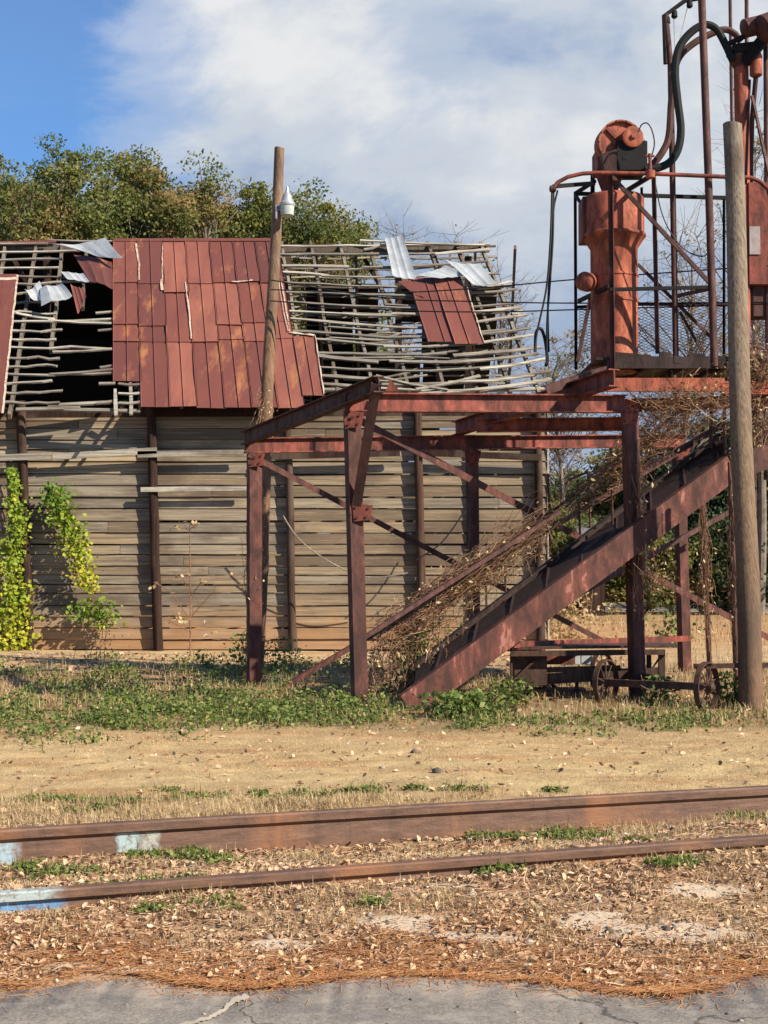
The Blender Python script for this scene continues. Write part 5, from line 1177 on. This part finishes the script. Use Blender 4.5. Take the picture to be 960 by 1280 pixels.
# fallen leaves
def litter(n_, x0, x1, y0, y1, size, cl=None, sp_=.1, tone=(0, 1)):
    xy = clumpy(n_, x0, x1, y0, y1, cl, sp_) if cl else np.stack([rng.uniform(x0, x1, n_), rng.uniform(y0, y1, n_)], 1)
    t = (xy[:, 0]-RO.x)*RN.x+(xy[:, 1]-RO.y)*RN.y; xy = xy[(np.abs(t) > .05) & (np.abs(t-1.5) > .05)]; n_ = len(xy)
    ye = np.interp(xy[:, 0], ex, ey); xy = xy[xy[:, 1] > ye+.05*rng.normal(size=n_)+.03]; xy = xy[thin(xy[:, 0], xy[:, 1])]; n_ = len(xy)
    Pn = np.stack([xy[:, 0], xy[:, 1], gz(xy[:, 0], xy[:, 1])+.006+np.abs(rng.normal(0, .006, n_))], 1)
    return leaf_fold(Pn, rng.uniform(.4, 1.3, n_)*size, rng.uniform(tone[0], tone[1], n_), flat=.55, asp=.52)
L1 = litter(7500, -2.6, 2.6, 5.5, 7.9, .036, 300, .13, (.1, .9)); L2 = litter(4200, -2.6, 3, 7.0, 9.0, .04, 200, .1); L3 = litter(2500, -6, 6, 9, 20, .05); L4 = litter(15000, -2.4, 2.4, 5.5, 7.4, .016); L5 = litter(1500, -6, 4, 20, 25, .08)
tag(np_mesh('leaf_litter', *cat([L1, L2, L3, L4, L5]), M_litter), 'curled tan fallen leaves strewn around the rails and road edge', 'fallen leaves', None, 'stuff')
# pine straw along the road edge
n_ = 27000; x_ = rng.uniform(-2.6, 2.6, n_); off = np.abs(rng.normal(0, .32, n_))*(1+.4*np.sin(x_*3))-.035; y_ = np.interp(x_, ex, ey)+off; k_ = thin(x_, y_) & (rng.random(n_) < .35+.65*(np.sin(x_*7+2*np.sin(y_*9))*np.sin(y_*13+x_*3) > -.25)); x_ = x_[k_]; y_ = y_[k_]; off = off[k_]; n_ = len(x_)
an = rng.normal(0, .55, n_)+np.where(rng.random(n_) < .3, 1.2, 0); L = rng.uniform(.03, .11, n_); zz = np.maximum(gz(x_, y_), np.where(off < .01, .018, -1))+rng.uniform(.002, .016, n_)
d_ = np.stack([np.cos(an)*L/2, np.sin(an)*L/2, rng.normal(0, .004, n_)], 1); pr = np.stack([-np.sin(an), np.cos(an), 0*an+.4], 1)*.0011; C = np.stack([x_, y_, zz], 1)
V = np.stack([C-d_-pr, C-d_+pr, C+d_+pr, C+d_-pr], 1).reshape(-1, 3)
tag(np_mesh('pine_straw', V, np.arange(n_*4).reshape(-1, 4), np.repeat(rng.uniform(0, 1, n_), 4), M_needle), 'orange pine needles heaped along the edge of the road', 'pine straw', None, 'stuff')
n_ = 1500; x_ = rng.uniform(-2.2, 2.2, n_); off = -np.abs(rng.normal(0, .09, n_)); y_ = np.interp(x_, ex, ey)+off; an = rng.uniform(0, 3.14, n_); L = rng.uniform(.02, .09, n_)
d_ = np.stack([np.cos(an)*L/2, np.sin(an)*L/2, 0*an], 1); pr = np.stack([-np.sin(an), np.cos(an), 0*an+.4], 1)*.001; C = np.stack([x_, y_, 0*x_+.0195], 1)
V = np.stack([C-d_-pr, C-d_+pr, C+d_+pr, C+d_-pr], 1).reshape(-1, 3)
tag(np_mesh('stray_pine_needles', V, np.arange(n_*4).reshape(-1, 4), np.repeat(rng.uniform(0, 1, n_), 4), M_needle), 'stray pine needles spilled onto the grey asphalt', 'pine straw', None, 'stuff')
n_ = 24000; x_ = rng.uniform(-3, 3.2, n_); y_ = rng.uniform(5.6, 9.3, n_); k_ = (y_ > np.interp(x_, ex, ey)+.05) & thin(x_, y_); x_ = x_[k_]; y_ = y_[k_]; n_ = len(x_)
t_ = (x_-RO.x)*RN.x+(y_-RO.y)*RN.y; k_ = (np.abs(t_) > .05) & (np.abs(t_-1.5) > .05); x_ = x_[k_]; y_ = y_[k_]; n_ = len(x_)
an = rng.uniform(0, 3.14, n_); L = rng.uniform(.015, .09, n_); d_ = np.stack([np.cos(an)*L/2, np.sin(an)*L/2, rng.normal(0, .008, n_)], 1); pr = np.stack([-np.sin(an), np.cos(an), 0*an+.5], 1)*rng.uniform(.0008, .0022, (n_, 1)); C = np.stack([x_, y_, gz(x_, y_)+rng.uniform(.004, .02, n_)], 1)
V = np.stack([C-d_-pr, C-d_+pr, C+d_+pr, C+d_-pr], 1).reshape(-1, 3)
tag(np_mesh('straw_litter', V, np.arange(n_*4).reshape(-1, 4), np.repeat(rng.uniform(0, .9, n_), 4), M_litter), 'broken dry stalks and straw bits lying among the fallen leaves', 'straw', None, 'stuff')
# stones
def stones(n_, fn, size):
    mbV = []; mbF = []; T_ = []
    ico = np.array([(0, 0, 1), (.89, 0, .45), (.28, .85, .45), (-.72, .53, .45), (-.72, -.53, .45), (.28, -.85, .45), (.72, .53, -.45), (-.28, .85, -.45), (-.89, 0, -.45), (-.28, -.85, -.45), (.72, -.53, -.45), (0, 0, -1)])
    fc = np.array([(0, 1, 2), (0, 2, 3), (0, 3, 4), (0, 4, 5), (0, 5, 1), (1, 6, 2), (2, 7, 3), (3, 8, 4), (4, 9, 5), (5, 10, 1), (6, 7, 2), (7, 8, 3), (8, 9, 4), (9, 10, 5), (10, 6, 1), (11, 7, 6), (11, 8, 7), (11, 9, 8), (11, 10, 9), (11, 6, 10)])
    for k_ in range(n_):
        x, y = fn(); s_ = size*random.choice([.4, .5, .6, .8, 1, 1.6]); v = ico*(1+rng.normal(0, .16, (12, 1)))*np.array([1, rng.uniform(.6, 1), rng.uniform(.4, .7)])*s_
        a = rng.uniform(0, 6.28); v = v@np.array([[math.cos(a), math.sin(a), 0], [-math.sin(a), math.cos(a), 0], [0, 0, 1]])
        mbV.append(v+np.array([x, y, max(gzf(x, y), .016 if y < np.interp(x, ex, ey) else -1)+s_*.15])); mbF.append(fc+12*k_); T_ += [random.random()**1.5]*12
    return np.concatenate(mbV), np.concatenate(mbF), np.array(T_)
def inrails():
    s_ = random.gauss(1.4, 1.0); t = random.gauss(.95, .25); t = min(1.38, max(.12, t)); p = RO+RU*s_+RN*t; return p.x, p.y
S1 = stones(330, inrails, .02); S2 = stones(300, lambda: (random.uniform(-2.2, 2.2), random.uniform(5.75, 7.0)), .015); S3 = stones(120, lambda: (random.uniform(-1.8, 1.8), random.uniform(5.0, 5.7)), .006); S4 = stones(30, lambda: (random.uniform(-5, 6), random.uniform(10, 25)), .03)
V, Q_, T_ = cat([S1, S2, S3, S4]); tag(np_mesh('gravel', V, Q_, T_, M_stone), 'loose pale ballast stones and pebbles by the rails', 'gravel', None, 'stuff')
